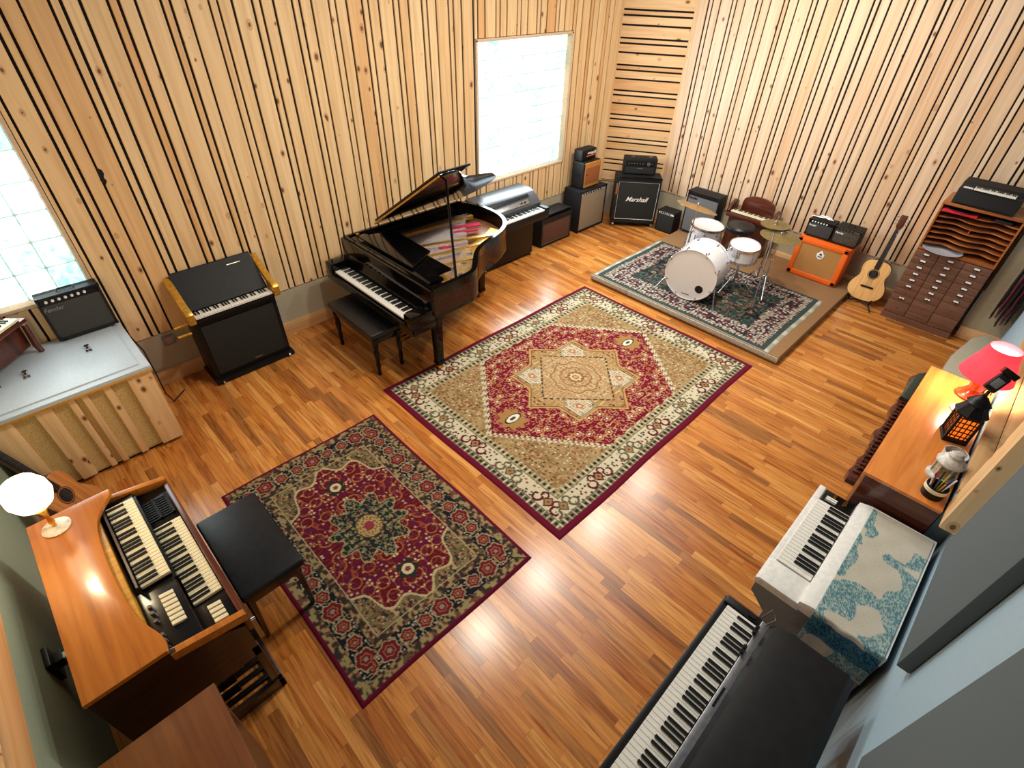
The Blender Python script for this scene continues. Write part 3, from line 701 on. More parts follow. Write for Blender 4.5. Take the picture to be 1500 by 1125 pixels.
# lid with front flap folded back, hinged on the bass side
TH = math.radians(33.5)
MLid = Matrix.Translation((-4.70, 0, ZR+.012)) @ Matrix.Rotation(-TH, 4, 'Y')
LO = [(0, 2.68), (1.41, 2.68), (1.46, 2.78), (1.42, 2.90), (1.24, 3.02), (1.05, 3.22), (.98, 3.45), (.88, 3.72), (.66, 3.93), (.36, 3.985), (.12, 3.95), (0, 3.82)]
LO = smooth_poly(LO, keep=(0, 1, 11))
MB().prism(LO, 0, .022, M=MLid, bev=.004).build('lid', M_gloss, t)
MB().prism([(.02, 2.69), (1.40, 2.69), (1.42, 3.02), (.02, 3.02)], .028, .048, M=MLid, bev=.004).build('lid_flap', M_gloss, t)
MB().box(.02, 1.40, 2.672, 2.68, .002, .018, M=MLid).build('lid_edge_strip', M_goldwood, t)
lp = MLid @ Vector((1.22, 2.86, 0))
MB().cyl((-3.28, 2.60, .93), lp, .014, .010).build('prop_stick', M_gloss, t)
for (lx, ly) in ((-3.36, 2.40), (-4.58, 2.42), (-4.15, 3.66)):
    M_ = Matrix.Translation((lx, ly, 0))
    lg = MB().box(-.06, .06, -.06, .06, .60, .70, .008, M_).prism([(-.045, .60), (.045, .60), (.028, .10), (-.028, .10)], -.04, .04, 'xz', M_, .006).box(-.04, .04, -.04, .04, .07, .11, .006, M_).build('leg', M_gloss, t)
    zc = .046 if lx > -3.4 else .035; MB().cyl((lx-.015, ly, zc), (lx+.015, ly, zc), .034).box(lx-.02, lx+.02, ly-.012, ly+.012, .035, .08).build('caster', M_brass, lg)
b = MB().box(-4.08, -3.86, 2.44, 2.50, .10, .17, .01).cyl((-4.06, 2.47, .15), (-4.04, 2.50, .62), .014).cyl((-3.88, 2.47, .15), (-3.90, 2.50, .62), .014)
ly_ = b.build('pedal_lyre', M_gloss, t)
for k in range(3):
    MB().box(-4.05+k*.065, -4.02+k*.065, 2.30, 2.45, .075, .09, .006).build('pedal', M_brass, ly_)
# piano bench
t = thing('piano_bench', 'black padded piano bench with turned legs in front of the grand piano', 'bench', (-4.02, 2.03, 0), world=True)
MB().box(-4.43, -3.63, 1.86, 2.22, .445, .50, .018, seg=3).build('padded_seat', M_leather, t)
MB().box(-4.40, -3.66, 1.89, 2.19, .37, .45, .004).build('apron', M_gloss, t)
LEGP = [(0, 0), (.016, 0), (.022, .03), (.017, .06), (.024, .12), (.018, .16), (.030, .27), (.020, .30), (.030, .33), (.030, .42), (0, .42)]
for (lx, ly) in ((-4.38, 1.91), (-3.68, 1.91), (-4.38, 2.17), (-3.68, 2.17)): MB().lathe(LEGP, 14, Matrix.Translation((lx, ly, 0))).build('leg', M_gloss, t)

# ------------------------------------------------------------------ keyboard cabinets along the left wall
t = thing('keyboard_cabinet', 'black keyboard cabinet with gold arms and sloping upper board, right of the white counter', 'keyboard', (-4.56, .70, 0), PI/2)
MB().box(.02, .75, .03, .335, .045, .70, .006).build('body', M_black, t)
MB().box(.06, .71, .018, .03, .10, .62, .003).build('speaker_cloth', M_blackc, t)
MB().box(.0, .77, -.005, .33, 0.0, .05, .01).build('plinth', M_black, t)
for xx in (.06, .71): MB().cyl((xx-.008, -.012, .022), (xx+.008, -.012, .022), .02).build('caster', M_chrome, t)
MB().box(.40, .47, .014, .02, .12, .13, .001).build('badge', M_steel, t)
MB().box(-.002, .772, -.03, .09, .695, .715, .004).build('key_slip', M_black, t)
keys(t, .045, .725, -.025, .085, .745, 29, 0, wh=.02)
MB().prism([(.09, .70), (.09, .755), (.315, 1.02), (.335, 1.02), (.335, .70)], .04, .73, 'yz').build('upper_board', M_lidblack, t)
text('HAMMOND' if 0 else '', .03, M_gold, t, (0, 0, 0)) if 0 else None
MB().box(.50, .62, 0, .0015, 0, .006, 0, Matrix.Translation((0, .275, .975)) @ Matrix.Rotation(-.65, 4, 'X')).build('gold_lettering_strip', M_goldwood, t)
for xx in (-.02, .73):
    MB().prism([(-.045, .70), (-.045, .79), (-.02, .82), (.06, .84), (.30, .99), (.335, .99), (.335, .955), (.10, .80), (.10, .70)], xx, xx+.06, 'yz', bev=.012).build('gold_arm', M_gold, t)
for zz in (.60, .69): MB().cyl((-.13, .02, zz), (-.02, .02, zz), .013).build('gold_side_knob', M_gold, t)

t = thing('electric_piano', 'black electric piano with grey domed top and silver control strip, right of the grand piano', 'electric piano', (-4.28, 4.02, 0), PI/2)
MB().box(.03, .92, .24, .58, .04, .66, .01).build('body', M_black, t)
MB().box(.0, .95, .0, .58, .60, .69, .015).build('key_shelf', M_black, t)
keys(t, .05, .87, .012, .14, .715, 38, 5)
MB().box(.0, .045, .0, .16, .68, .735, .01).box(.88, .95, .0, .16, .68, .735, .01).build('cheek_block', M_black, t)
MB().prism([(.15, .69), (.15, .76), (.27, .875), (.36, .90), (.56, .90), (.58, .87), (.58, .69)], .01, .94, 'yz', bev=.015).build('domed_top', plain('charcoal_lid', (58, 62, 68), .3, var=.05), t)
Mw = Matrix.Translation((0, .192, .800)) @ Matrix.Rotation(math.atan2(.115, .12), 4, 'X')
MB().box(.20, .75, -.03, .028, .0, .008, .001, Mw).build('control_strip', M_steel, t)
MB().box(.12, .80, .055, .10, .0, .006, .001, Mw).build('top_slot', M_black, t)
for xx in (.62, .68): MB().cyl(Mw @ Vector((xx, 0, .008)), Mw @ Vector((xx, 0, .022)), .010).build('knob', M_black, t)
for xx in (.06, .89): MB().cyl((xx-.01, .26, .025), (xx+.01, .26, .025), .025).build('caster', M_steel, t)

# ------------------------------------------------------------------ amplifiers
def knob_row(parent, xs, y, z, r, mat, M=None, axis='y'):
    for x in xs:
        p, q = ((x, y, z), (x, y-.012, z)) if axis == 'y' else ((x, y, z), (x, y, z+.012))
        if M is not None: p, q = M @ Vector(p), M @ Vector(q)
        MB().cyl(p, q, r, r*.8, n=10).build('knob', mat, parent)
def script(s, size, mat, t, loc, rot=(PI/2, 0, 0), **k):
    return text(s, size, mat, t, loc, rot, 'logo', **k)
def amp(name, label, loc, rz, w_, d, h, cloth, cat='amplifier', body=None, panel=None, frame=.018, grille=None, knobs=0, pmat=None, kmat=None, logo=None, handle=True, corners=True, piping=None, feet='foot', group=None, top_knobs=False, rx=0):
    body = body or M_tolex
    t = thing(name, label, cat, loc, rz, group, rx=rx)
    f = .02 if feet == 'foot' else (.07 if feet == 'caster' else 0)
    z0, z1 = f, h
    g = grille or (frame, w_-frame, z0+frame, z1-frame-(panel or 0))
    b = MB().box(0, w_, .022, d, z0, z1, .009)
    b.box(0, g[0], 0, .03, z0, z1, .004).box(g[1], w_, 0, .03, z0, z1, .004).box(g[0]-.004, g[1]+.004, 0, .03, z0, g[2], .004).box(g[0]-.004, g[1]+.004, 0, .03, z1-frame, z1, .004)
    if not panel and g[3] < z1-frame-.004: b.box(g[0]-.004, g[1]+.004, 0, .03, g[3], z1, .004)
    b.build('cabinet_shell', body, t)
    MB().box(g[0], g[1], .008, .026, g[2], g[3], .001).build('speaker_cloth', cloth, t)
    if panel:
        pz0, pz1 = g[3]+.004, z1-frame
        MB().box(g[0], g[1], .012, .028, pz0, pz1, .001).build('control_panel', pmat or M_black, t)
        if knobs: knob_row(t, [g[0]+(g[1]-g[0])*(k+1)/(knobs+2.2) for k in range(knobs)], .012, (pz0+pz1)/2, min(.011, (pz1-pz0)*.33), kmat or M_letter)
    if top_knobs: knob_row(t, [w_*(.12+.1*k) for k in range(8)], d*.5, h, .010, kmat or M_steel, axis='z')
    if handle:
        MB().tube([(w_*.36, d*.5, h-.002), (w_*.38, d*.5, h+.018), (w_*.62, d*.5, h+.018), (w_*.64, d*.5, h-.002)], .006).build('handle', M_black, t)
    if corners:
        for xx in (0, w_):
            for zz in (z0, z1): MB().box(xx-.003 if xx == 0 else xx-.022, xx+.022 if xx == 0 else xx+.003, -.003, .022, zz-.003 if zz == z0 else zz-.022, zz+.022 if zz == z0 else zz+.003, .004).build('corner_guard', M_darkmetal, t)
    if piping:
        x0, x1, y, a, c = g[0], g[1], .004, g[2], g[3]
        MB().tube([(x0, y, a), (x1, y, a), (x1, y, c), (x0, y, c)], .0035, 6, True).build('piping', piping, t)
    if logo:
        s, x, z, size, mat = logo; script(s, size, mat, t, (x, .005, z), shear=.25, bold=.0006)
    for (xx, yy) in ((.04, .04), (w_-.04, .04), (.04, d-.04), (w_-.04, d-.04)):
        if feet == 'foot': MB().cyl((xx, yy, 0), (xx, yy, f), .014, .017, n=10).build('foot', M_black, t)
        elif feet == 'caster': MB().cyl((xx-.012, yy, .028), (xx+.012, yy, .028), .028).box(xx-.016, xx+.016, yy-.014, yy+.014, .03, f).build('caster', M_steel, t)
    return t
# on the counter
CZ = .776
amp('guitar_amplifier', 'black combo amplifier with white knobs standing on the white counter under the left window', (-4.795, -.150, CZ), PI/2, .405, .12, .38, M_dgrey, panel=.055, knobs=7, pmat=M_black, logo=('Fender', .075, .262, .045, M_steel), handle=True, frame=.014)
amp('guitar_amplifier', 'wide low black amplifier with dark brown cloth, left of the silver fronted amplifier', (-4.565, 5.165, 0), PI/2, .63, .26, .445, M_brown, frame=.03, grille=(.03, .60, .045, .335), piping=M_steel, top_knobs=True, kmat=M_steel, handle=False)
amp('guitar_amplifier', 'tall black amplifier with silver brown cloth, on the floor under the tweed amplifier', (-4.55, 5.95, 0), PI/2, .61, .32, .615, M_silver, panel=.05, knobs=8, pmat=plain('silver_control_panel', (196, 198, 206), .35, .3), kmat=M_ebony, handle=False, frame=.022)
# tweed amp: rounded black sides, golden front
t = thing('guitar_amplifier', 'small rounded amplifier with golden tweed front, stacked on the silver fronted amplifier', 'amplifier', (-4.63, 6.05, .615), PI/2)
MB().box(0, .40, .0, .22, 0, .36, .03, seg=3).build('cabinet_shell', M_tolex, t)
MB().box(.03, .385, -.006, .20, .012, .352, .012, seg=3).build('tweed_front', M_tweed, t)
MB().box(.045, .37, -.010, .0, .055, .285, .006).build('speaker_cloth', M_rust, t)
MB().box(.07, .095, -.014, -.009, .19, .20).build('badge', M_darkmetal, t)
MB().tube([(-.002, .06, .20), (-.02, .07, .20), (-.02, .13, .20), (-.002, .14, .20)], .006).build('handle', M_black, t)
# small head on top
t = thing('amplifier_head', 'tiny black amplifier head with white lettering, topmost of the stack left of the corner', 'amplifier', (-4.70, 6.07, .977), PI/2)
MB().box(0, .32, 0, .15, .008, .15, .012).build('case', M_tolex, t)
MB().box(.02, .30, -.003, .003, .018, .14, .002).build('front_panel', M_black, t)
MB().box(.10, .30, -.005, 0, .055, .068).build('orange_stripe', plain('orange_stripe', (236, 110, 60), .5), t)
script('orange', .05, M_letter, t, (.185, -.004, .085), bold=.001)
MB().box(.268, .296, -.005, 0, .08, .118).build('white_switch_plate', M_letter, t)
for xx in (.03, .29): MB().cyl((xx, .04, 0), (xx, .04, .01), .01).build('foot', M_black, t)
# big 4x12 and head in the corner
CA = math.atan2(.43, .50)
t = amp('speaker_cabinet', 'tall black speaker cabinet on casters with white script lettering, set across the corner', (-4.405, 6.565, 0), CA, .665, .29, .745, M_blackc, cat='speaker cabinet', feet='caster', frame=.035, grille=(.05, .635, .13, .68), piping=M_letter, handle=False, logo=None)
script('Marshall', .095, M_letter, t, (.335, .004, .40), shear=.42, bold=.0008)
MB().box(.012, .038, -.006, .001, .50, .66).build('side_handle_plate', plain('worn_brass_edge', (150, 92, 44), .5, .3), t)
t = thing('amplifier_head', 'black amplifier head with a round dial on top of the tall corner speaker cabinet', 'amplifier', (-4.43, 6.735, .745), CA)
MB().box(0, .48, 0, .18, .008, .235, .02).build('case', M_tolex, t)
MB().box(.03, .45, -.003, .004, .12, .20, .002).build('control_panel', M_black, t)
MB().box(.03, .45, -.002, .003, .02, .11, .002).build('front_cloth', M_blackc, t)
MB().cyl((.355, -.002, .16), (.355, -.014, .16), .026).build('dial', M_steel, t)
knob_row(t, [.07, .11, .15, .19, .23, .27, .41], -.003, .16, .009, M_steel)
MB().box(.20, .28, -.005, 0, .085, .10).build('badge', M_steel, t)
for xx in (.10, .36): MB().box(xx, xx+.05, .06, .08, .235, .243, .002).build('strap_end', M_chrome, t)
for xx in (.04, .44):
    for yy in (.03, .15): MB().cyl((xx, yy, 0), (xx, yy, .01), .012).build('foot', M_black, t)
amp('guitar_amplifier', 'little black practice amplifier with white control strip, on the floor by the platform corner', (-3.87, 6.985, 0), .03, .285, .22, .32, M_blackc, panel=.04, knobs=6, pmat=M_offwhite, kmat=M_ebony, frame=.014, handle=False)

# ------------------------------------------------------------------ drum platform
PZ = .10
t = thing('drum_platform', 'low tan carpeted drum platform with a pale front edge', 'platform', (-2.28, 6.15, 0), world=True)
MB().box(-3.50, -2.945, 4.975, 7.32, 0.012, PZ-.006, .004).box(-2.94, -1.06, 4.975, 7.32, .012, PZ-.006, .004).build('deck', M_carpet, t)
MB().box(-3.503, -2.946, 4.965, 4.977, .035, PZ-.012, .002).box(-2.939, -1.057, 4.965, 4.977, .035, PZ-.012, .002).build('front_edge', M_greyedge, t)
MB().box(-3.46, -1.10, 5.02, 7.28, 0, .014).build('base', M_black, t)
rug('fringed_rug', 'dark green and maroon patterned rug with pale fringes under the drum kit', -3.475, -1.175, 4.985, 6.50, PZ-.005, .0072, rug_drum, .008)

# ------------------------------------------------------------------ drums
DZ = PZ+.004
def drum(t, r, z0, z1, n_lug, M, two=True, hoopm=None, head2=None, front=None, lugm=None):
    MB().lathe([(r, z0+.012), (r, z1-.012)], 48, M).build('shell', M_wdrum, t)
    hm = hoopm or M_chrome
    for (za, zb, zh) in ((z1-.022, z1+.008, z1-.002), (z0-.008, z0+.022, z0+.002)):
        MB().lathe([(r+.004, za), (r+.010, za), (r+.010, zb), (r+.003, zb)], 48, M, closed=True).build('hoop', hm, t)
    MB().lathe([(0, z1-.001), (r+.002, z1-.001), (r+.004, z1-.012)], 48, M).build('drum_head', M_head, t)
    MB().lathe([(0, z0+.001), (r+.002, z0+.001), (r+.004, z0+.012)], 48, M).build('drum_head', M_head, t)
    for k in range(n_lug):
        th = 2*PI*(k+.5)/n_lug; c, s_ = math.cos(th), math.sin(th)
        for zc, sg in (((z1-.065, 1), (z0+.065, -1)) if two else (((z0+z1)/2, 1),)):
            q = z1+.004 if sg > 0 else z0-.004; q2 = zc if two else z0-.004
            MB().cyl(M @ Vector((c*r, s_*r, zc)), M @ Vector((c*(r+.018), s_*(r+.018), zc)), .012, .009, n=10).cyl(M @ Vector((c*(r+.013), s_*(r+.013), q2)), M @ Vector((c*(r+.013), s_*(r+.013), q)), .0035, n=6).build('lug', M_chrome, t)
BD = (-2.34, 5.27, DZ+.318)
t = thing('bass_drum', 'white bass drum with a round black port hole in its front head', 'drum', (BD[0], BD[1], DZ), world=True)
Mb = Matrix.Translation(BD) @ Matrix.Rotation(math.radians(8), 4, 'Z') @ Matrix.Rotation(PI/2, 4, 'X') @ Matrix.Translation((0, 0, -.40))
drum(t, .295, 0, .40, 8, Mb, hoopm=M_wdrum)
Mf = Mb @ Matrix.Translation((0, 0, .40))
MB().lathe([(0, .0015), (.045, .0015), (.047, .0)], 28, Mf @ Matrix.Translation((.135, -.135, 0))).build('port_hole', M_dark, t)
o = text('pearl' if 0 else 'YAMAHA' if 0 else 'DW', .02, M_dark, t, (0, 0, 0)) if 0 else None
MB().box(-.05, .04, -.245, -.237, 0, .0012, 0, Mf).build('small_head_lettering', M_darkmetal, t)
for sx in (-1, 1):
    p = Mb @ Vector((sx*.28, -.11, .30)); q = Vector((p.x+sx*.10, p.y-.13, DZ))
    MB().cyl(p, q, .008).cyl(q+Vector((0, 0, .0)), q+Vector((0, 0, .03)), .012).build('spur', M_chrome, t)
for k in range(8):
    th = 2*PI*(k+.5)/8; p = Mf @ Vector((.30*math.cos(th), .30*math.sin(th), 0)); MB().box(-.03, .03, -.005, .005, -.006, .006, .002, Matrix.Translation(p) @ Matrix.Rotation(th, 4, 'Y')).build('tension_claw', M_chrome, t)
t = thing('floor_tom', 'white floor tom standing behind the bass drum under the tan crash cymbal', 'drum', (-2.87, 6.52, DZ))
drum(t, .205, .10, .42, 8, Matrix.Rotation(.06, 4, 'Y'))
for k in range(3):
    th = 2*PI*k/3+.5; c, s_ = math.cos(th), math.sin(th)
    MB().cyl((c*.225, s_*.225, 0), (c*.225, s_*.225, .34), .006).cyl((c*.225, s_*.225, 0), (c*.225, s_*.225, .02), .012).build('leg', M_chrome, t)
def tripod(t, h, r, base=.22, mat=M_chrome, rot=0):
    MB().cyl((0, 0, .06), (0, 0, h*.6), .011).cyl((0, 0, h*.55), (0, 0, h), .007).cyl((0, 0, h*.58), (0, 0, h*.62), .018).cyl((0, 0, base), (0, 0, base+.03), .018).build('pole', mat, t)
    for k in range(3):
        th = rot+2*PI*k/3; c, s_ = math.cos(th), math.sin(th)
        lg = MB().cyl((c*.012, s_*.012, base+.02), (c*r, s_*r, .012), .006).cyl((c*.01, s_*.01, .08), (c*r*.5, s_*r*.5, .12), .005).build('leg', mat, t)
        MB().cyl((c*r*.96, s_*r*.96, 0.0), (c*r, s_*r, .024), .011, n=8).build('rubber_foot', M_black, lg)
t = thing('snare_drum', 'small white drum on a chrome stand, between the bass drum and the cymbal stands', 'drum', (-2.08, 5.93, DZ))
drum(t, .165, .43, .60, 6, Matrix.Rotation(.08, 4, 'X') @ Matrix.Rotation(.03, 4, 'Y'), two=False)
b = MB()
b.box(-.05, .05, -.215, -.16, .49, .56, .012).cyl((-.09, -.18, .56), (-.09, -.21, .56), .02)
b.build('mounting_bracket', M_chrome, t)
MB().cyl((0, 0, .10), (0, 0, .40), .012).cyl((-.14, -.05, .41), (.14, .05, .41), .008).cyl((-.05, .14, .41), (.05, -.14, .41), .008).build('basket_stand', M_chrome, t)
for k in range(3):
    th = 2*PI*k/3+.3; c, s_ = math.cos(th), math.sin(th); MB().cyl((0, 0, .24), (c*.24, s_*.24, .01), .006).cyl((c*.24, s_*.24, 0), (c*.24, s_*.24, .02), .011).build('leg', M_chrome, t)
def cymbal(t, r, z, tilt, mat, n='cymbal', cup=.2, off=(0, 0)):
    M = Matrix.Translation((off[0], off[1], z)) @ Matrix.Rotation(tilt[0], 4, 'X') @ Matrix.Rotation(tilt[1], 4, 'Y')
    pr = [(0, .02), (r*.08, .019), (r*cup, .006), (r*cup*1.2, .002), (r*.7, -.006), (r, -.014), (r, -.0155), (r*.7, -.008), (r*cup, .004), (0, .018)]
    MB().lathe(pr, 48, M).build(n, mat, t)
    MB().cyl(M @ Vector((0, 0, .015)), M @ Vector((0, 0, .05)), .006).cyl(M @ Vector((0, 0, .03)), M @ Vector((0, 0, .042)), .016).build('wing_nut', M_chrome, t)
t = thing('crash_cymbal', 'tan crash cymbal on a tall stand over the floor tom', 'cymbal', (-2.83, 6.05, DZ))
tripod(t, .77, .24, rot=.4); cymbal(t, .255, .785, (-.26, .09), M_cymb)
t = thing('ride_cymbal', 'wide greenish bronze cymbal on a stand next to the orange speaker', 'cymbal', (-1.79, 6.10, DZ))
tripod(t, .72, .24, rot=1.0); cymbal(t, .225, .735, (-.05, .05), M_cymb2)
t = thing('hi_hat', 'pair of hi-hat cymbals on a slim stand behind the snare drum', 'cymbal', (-1.96, 6.33, DZ))
tripod(t, .86, .20, base=.2, rot=.2); cymbal(t, .165, .755, (0, .02), M_cymb2); cymbal(t, .165, .735, (PI, .02), M_cymb2, 'lower_cymbal')
t = thing('microphone_stand', 'thin straight stand standing on the rug in front of the cymbals', 'stand', (-1.64, 5.50, DZ))
MB().cyl((0, 0, .10), (-.13, .28, .86), .006).cyl((0, 0, .07), (-.01, .02, .14), .012).build('pole', M_steel, t)
for k in range(3):
    th = 2*PI*k/3+.2; MB().cyl((0, 0, .11), (.12*math.cos(th), .12*math.sin(th), .006), .005).build('leg', M_darkmetal, t)
t = thing('bass_drum_pedal', 'chrome foot pedal behind the bass drum', 'drum pedal', (-2.28, 5.80, DZ))
MB().box(-.05, .05, 0, .26, .0, .012, .003).prism([(0, .03), (.26, .012), (.26, .02), (0, .11)], -.035, .035, 'yz', bev=.002).build('footboard', M_steel, t)
MB().cyl((-.06, 0, .0), (-.06, 0, .18), .007).cyl((.06, 0, .0), (.06, 0, .18), .007).cyl((-.07, 0, .17), (.07, 0, .17), .007).build('frame', M_chrome, t)
MB().cyl((0, 0, .17), (0, -.08, .28), .004).ball((0, -.085, .29), .022).build('beater', M_darkmetal, t)
t = thing('drum_stool', 'round black drum stool in front of the small brown organ', 'stool', (-2.49, 6.73, PZ))
MB().lathe([(0, .40), (.17, .40), (.185, .415), (.185, .455), (.165, .475), (0, .48)], 36).build('padded_seat', M_leather, t)
MB().cyl((0, 0, .1), (0, 0, .40), .014).build('pole', M_chrome, t)
for k in range(3):
    th = 2*PI*k/3; MB().cyl((0, 0, .2), (.2*math.cos(th), .2*math.sin(th), .008), .008).build('leg', M_chrome, t)

# ------------------------------------------------------------------ along the back wall
amp('guitar_amplifier', 'tall grey fronted amplifier with white top badge standing behind the crash cymbal', (-3.475, 7.03, PZ), .0, .485, .21, .605, M_greyc, panel=.05, knobs=0, logo=('Fender', .09, .50, .05, M_darkmetal), handle=False, frame=.016, rx=.02)
t = thing('reed_organ', 'small dark brown reed organ with a rounded back panel behind the drums', 'organ', (-2.84, 6.985, PZ))
MB().box(.03, .61, .05, .33, 0, .44, .006).build('body', M_mahogV, t)
MB().box(.0, .64, -.02, .33, .44, .50, .008).build('key_shelf', M_mahog, t)
keys(t, .055, .585, -.005, .10, .525, 26, 0, M_cream)
AR = [(.10, .50)]+[(.10, .60)]+[(.32-.22*math.cos(a), .62+.09*math.sin(a)) for a in [k*PI/10 for k in range(1, 10)]]+[(.54, .60), (.54, .50)]
MB().prism(AR, .20, .235, 'xz', bev=.005).build('arched_back_panel', M_mahog, t)
for xx in (0, .60):
    MB().prism([(-.02, .49), (-.03, .53), (.02, .57), (.09, .61), (.16, .63), (.23, .60), (.25, .49)], xx, xx+.04, 'yz', bev=.006).build('scroll_side', M_mahogV, t)
for xx in (.12, .34): MB().prism([(-.02, .02), (-.02, .03), (.12, .14), (.12, .13)], xx, xx+.16, 'yz').build('foot_treadle', M_mahog, t)
t = thing('speaker_cabinet', 'bright orange speaker cabinet with tan cloth on the platform beside the guitar', 'speaker cabinet', (-1.83, 6.95, PZ), 0)
b = MB().box(0, .605, .02, .27, .0, .482, .012)
for a in ((0, .605, -.004, .03, 0, .06), (0, .605, -.004, .03, .424, .482), (0, .06, -.004, .03, 0, .482), (.545, .605, -.004, .03, 0, .482)): b.box(*a, .010)
b.build('cabinet_shell', M_orange, t)
MB().box(.055, .55, .006, .024, .055, .43).build('speaker_cloth', M_tan, t)
SH = [(.27, .34), (.275, .30), (.30, .275), (.33, .275), (.355, .30), (.36, .34), (.345, .35), (.33, .375), (.315, .385), (.30, .375), (.285, .35)]
sh = MB().prism(SH, .001, .006, 'xz', bev=.001).build('crest', M_letter, t)
MB().prism([(.295, .33), (.335, .33), (.315, .36)], -.001, .001, 'xz').box(.29, .34, -.001, .001, .305, .315).build('crest_emblem', M_darkmetal, sh)
MB().box(.57, .60, -.008, 0, .44, .455).build('corner_mark', M_dark, t)
amp('guitar_amplifier', 'left of the two small black amplifiers on top of the orange speaker', (-1.815, 7.02, .582), 0, .30, .19, .215, M_dgrey, panel=.035, knobs=6, logo=('Fender', .06, .135, .03, M_letter), frame=.010)
amp('guitar_amplifier', 'right of the two small black amplifiers on top of the orange speaker', (-1.50, 7.02, .582), 0, .29, .22, .215, plain('brown_grey_cloth', (70, 62, 52), .9), panel=.03, knobs=5, pmat=M_steel, kmat=M_ebony, logo=('Fender', .065, .135, .034, M_letter), frame=.010)
b = MB()
for k in range(7): b.tube([(-1.78+.04*math.cos(k), 7.10, .81), (-1.72+.02*k, 7.12, .83+.01*math.sin(k*2)), (-1.62+.01*k, 7.10, .812)], .003, 5)
tag(b.build('coiled_cable', M_steel), 'tangle of grey cable lying on top of the left small black amplifier', 'cable')

# acoustic guitars
def guitar(name, label, loc, rz, lean, top, scale=1, spin=0):
    t = thing(name, label, 'guitar', loc, rz, rx=-lean)
    R = [(.0, .0), (.08, .004), (.145, .03), (.188, .085), (.196, .15), (.175, .21), (.142, .262), (.132, .30), (.142, .35), (.150, .395), (.135, .445), (.095, .478), (.03, .487)]
    P = [(x, z) for x, z in R]+[(-x, z) for x, z in R[::-1][:-1]]
    P = [p for i, p in enumerate(P) if i == 0 or p != P[i-1]]
    P = smooth_poly(P, it=1)
    MB().prism(P, .012, .108, 'xz').build('body', M_mahogV, t)
    MB().prism(P, .004, .012, 'xz', bev=.002).build('soundboard', top, t)
    MB().lathe([(0, 0), (.05, 0)], 28, Matrix.Translation((0, .003, .325)) @ Matrix.Rotation(PI/2, 4, 'X')).build('sound_hole', M_dark, t)
    MB().lathe([(.056, .0), (.062, .0), (.062, .001), (.056, .001)], 32, Matrix.Translation((0, .0035, .325)) @ Matrix.Rotation(PI/2, 4, 'X'), closed=True).build('rosette', M_mahog, t)
    MB().prism([(-.075, .165), (-.06, .155), (.06, .155), (.075, .165), (.06, .178), (-.06, .178)], -.004, .006, 'xz', bev=.001).build('bridge', M_ebony, t)
    MB().prism([(-.027, .39), (.027, .39), (.022, .855), (-.022, .855)], -.006, .004, 'xz').build('fingerboard', M_ebony, t)
    MB().prism([(-.025, .48), (.025, .48), (.021, .87), (-.021, .87)], .004, .03, 'xz', bev=.006).build('neck', M_mahogV, t)
    hd = MB().prism([(-.024, .865), (.024, .865), (.036, .90), (.034, 1.02), (-.034, 1.02), (-.036, .90)], 0, .016, 'xz', M=Matrix.Translation((0, .0, 0)), bev=.003).build('headstock', M_mahogV, t)
    for sx in (-1, 1):
        for k in range(3): MB().cyl((sx*.03, .008, .92+k*.035), (sx*.055, .008, .92+k*.035), .004).ball((sx*.06, .008, .92+k*.035), .010, (1, .6, .8), 8).build('tuning_peg', M_chrome, hd)
    for k in range(6): MB().cyl((-.024+k*.0096, -.005, .165), (-.017+k*.0068, -.007, .87), .0009, n=4, cap=False).build('string', M_steel, t)
    return t
guitar('acoustic_guitar', 'acoustic guitar with pale spruce top and dark neck standing beside the orange speaker', (-.905, 6.985, .055), .05, .20, M_spruce)
t = thing('guitar_stand', 'low black stand holding the pale acoustic guitar', 'stand', (-.905, 6.98, 0))
MB().tube([(-.17, -.13, .012), (-.12, -.04, .03), (0, .03, .05), (.12, -.04, .03), (.17, -.13, .012)], .008).tube([(0, .03, .05), (0, .16, .012)], .008).tube([(0, .15, .04), (0, .18, .30)], .008).build('frame', M_black, t)
for sx in (-1, 1): MB().tube([(sx*.11, -.02, .035), (sx*.12, -.03, .075), (sx*.125, -.045, .105)], .010).build('rest_arm', M_black, t)
guitar('acoustic_guitar', 'brown acoustic guitar leaning between the white counter and the organ', (-3.54, -.445, .045), 2.6, .36, wood('brown_guitar_top', (160, 96, 44), (186, 118, 60), (200, 132, 74), .3, 2, coat=.5))

t = thing('guitar_stand', 'low black stand under the brown acoustic guitar', 'stand', (-3.54, -.445, 0), 2.6)
MB().tube([(-.16, -.13, .012), (-.12, -.03, .022), (0, .03, .035), (.12, -.03, .022), (.16, -.13, .012)], .008).tube([(0, .03, .035), (0, .20, .012)], .008).tube([(0, .17, .02), (0, .26, .30)], .008).build('frame', M_black, t)
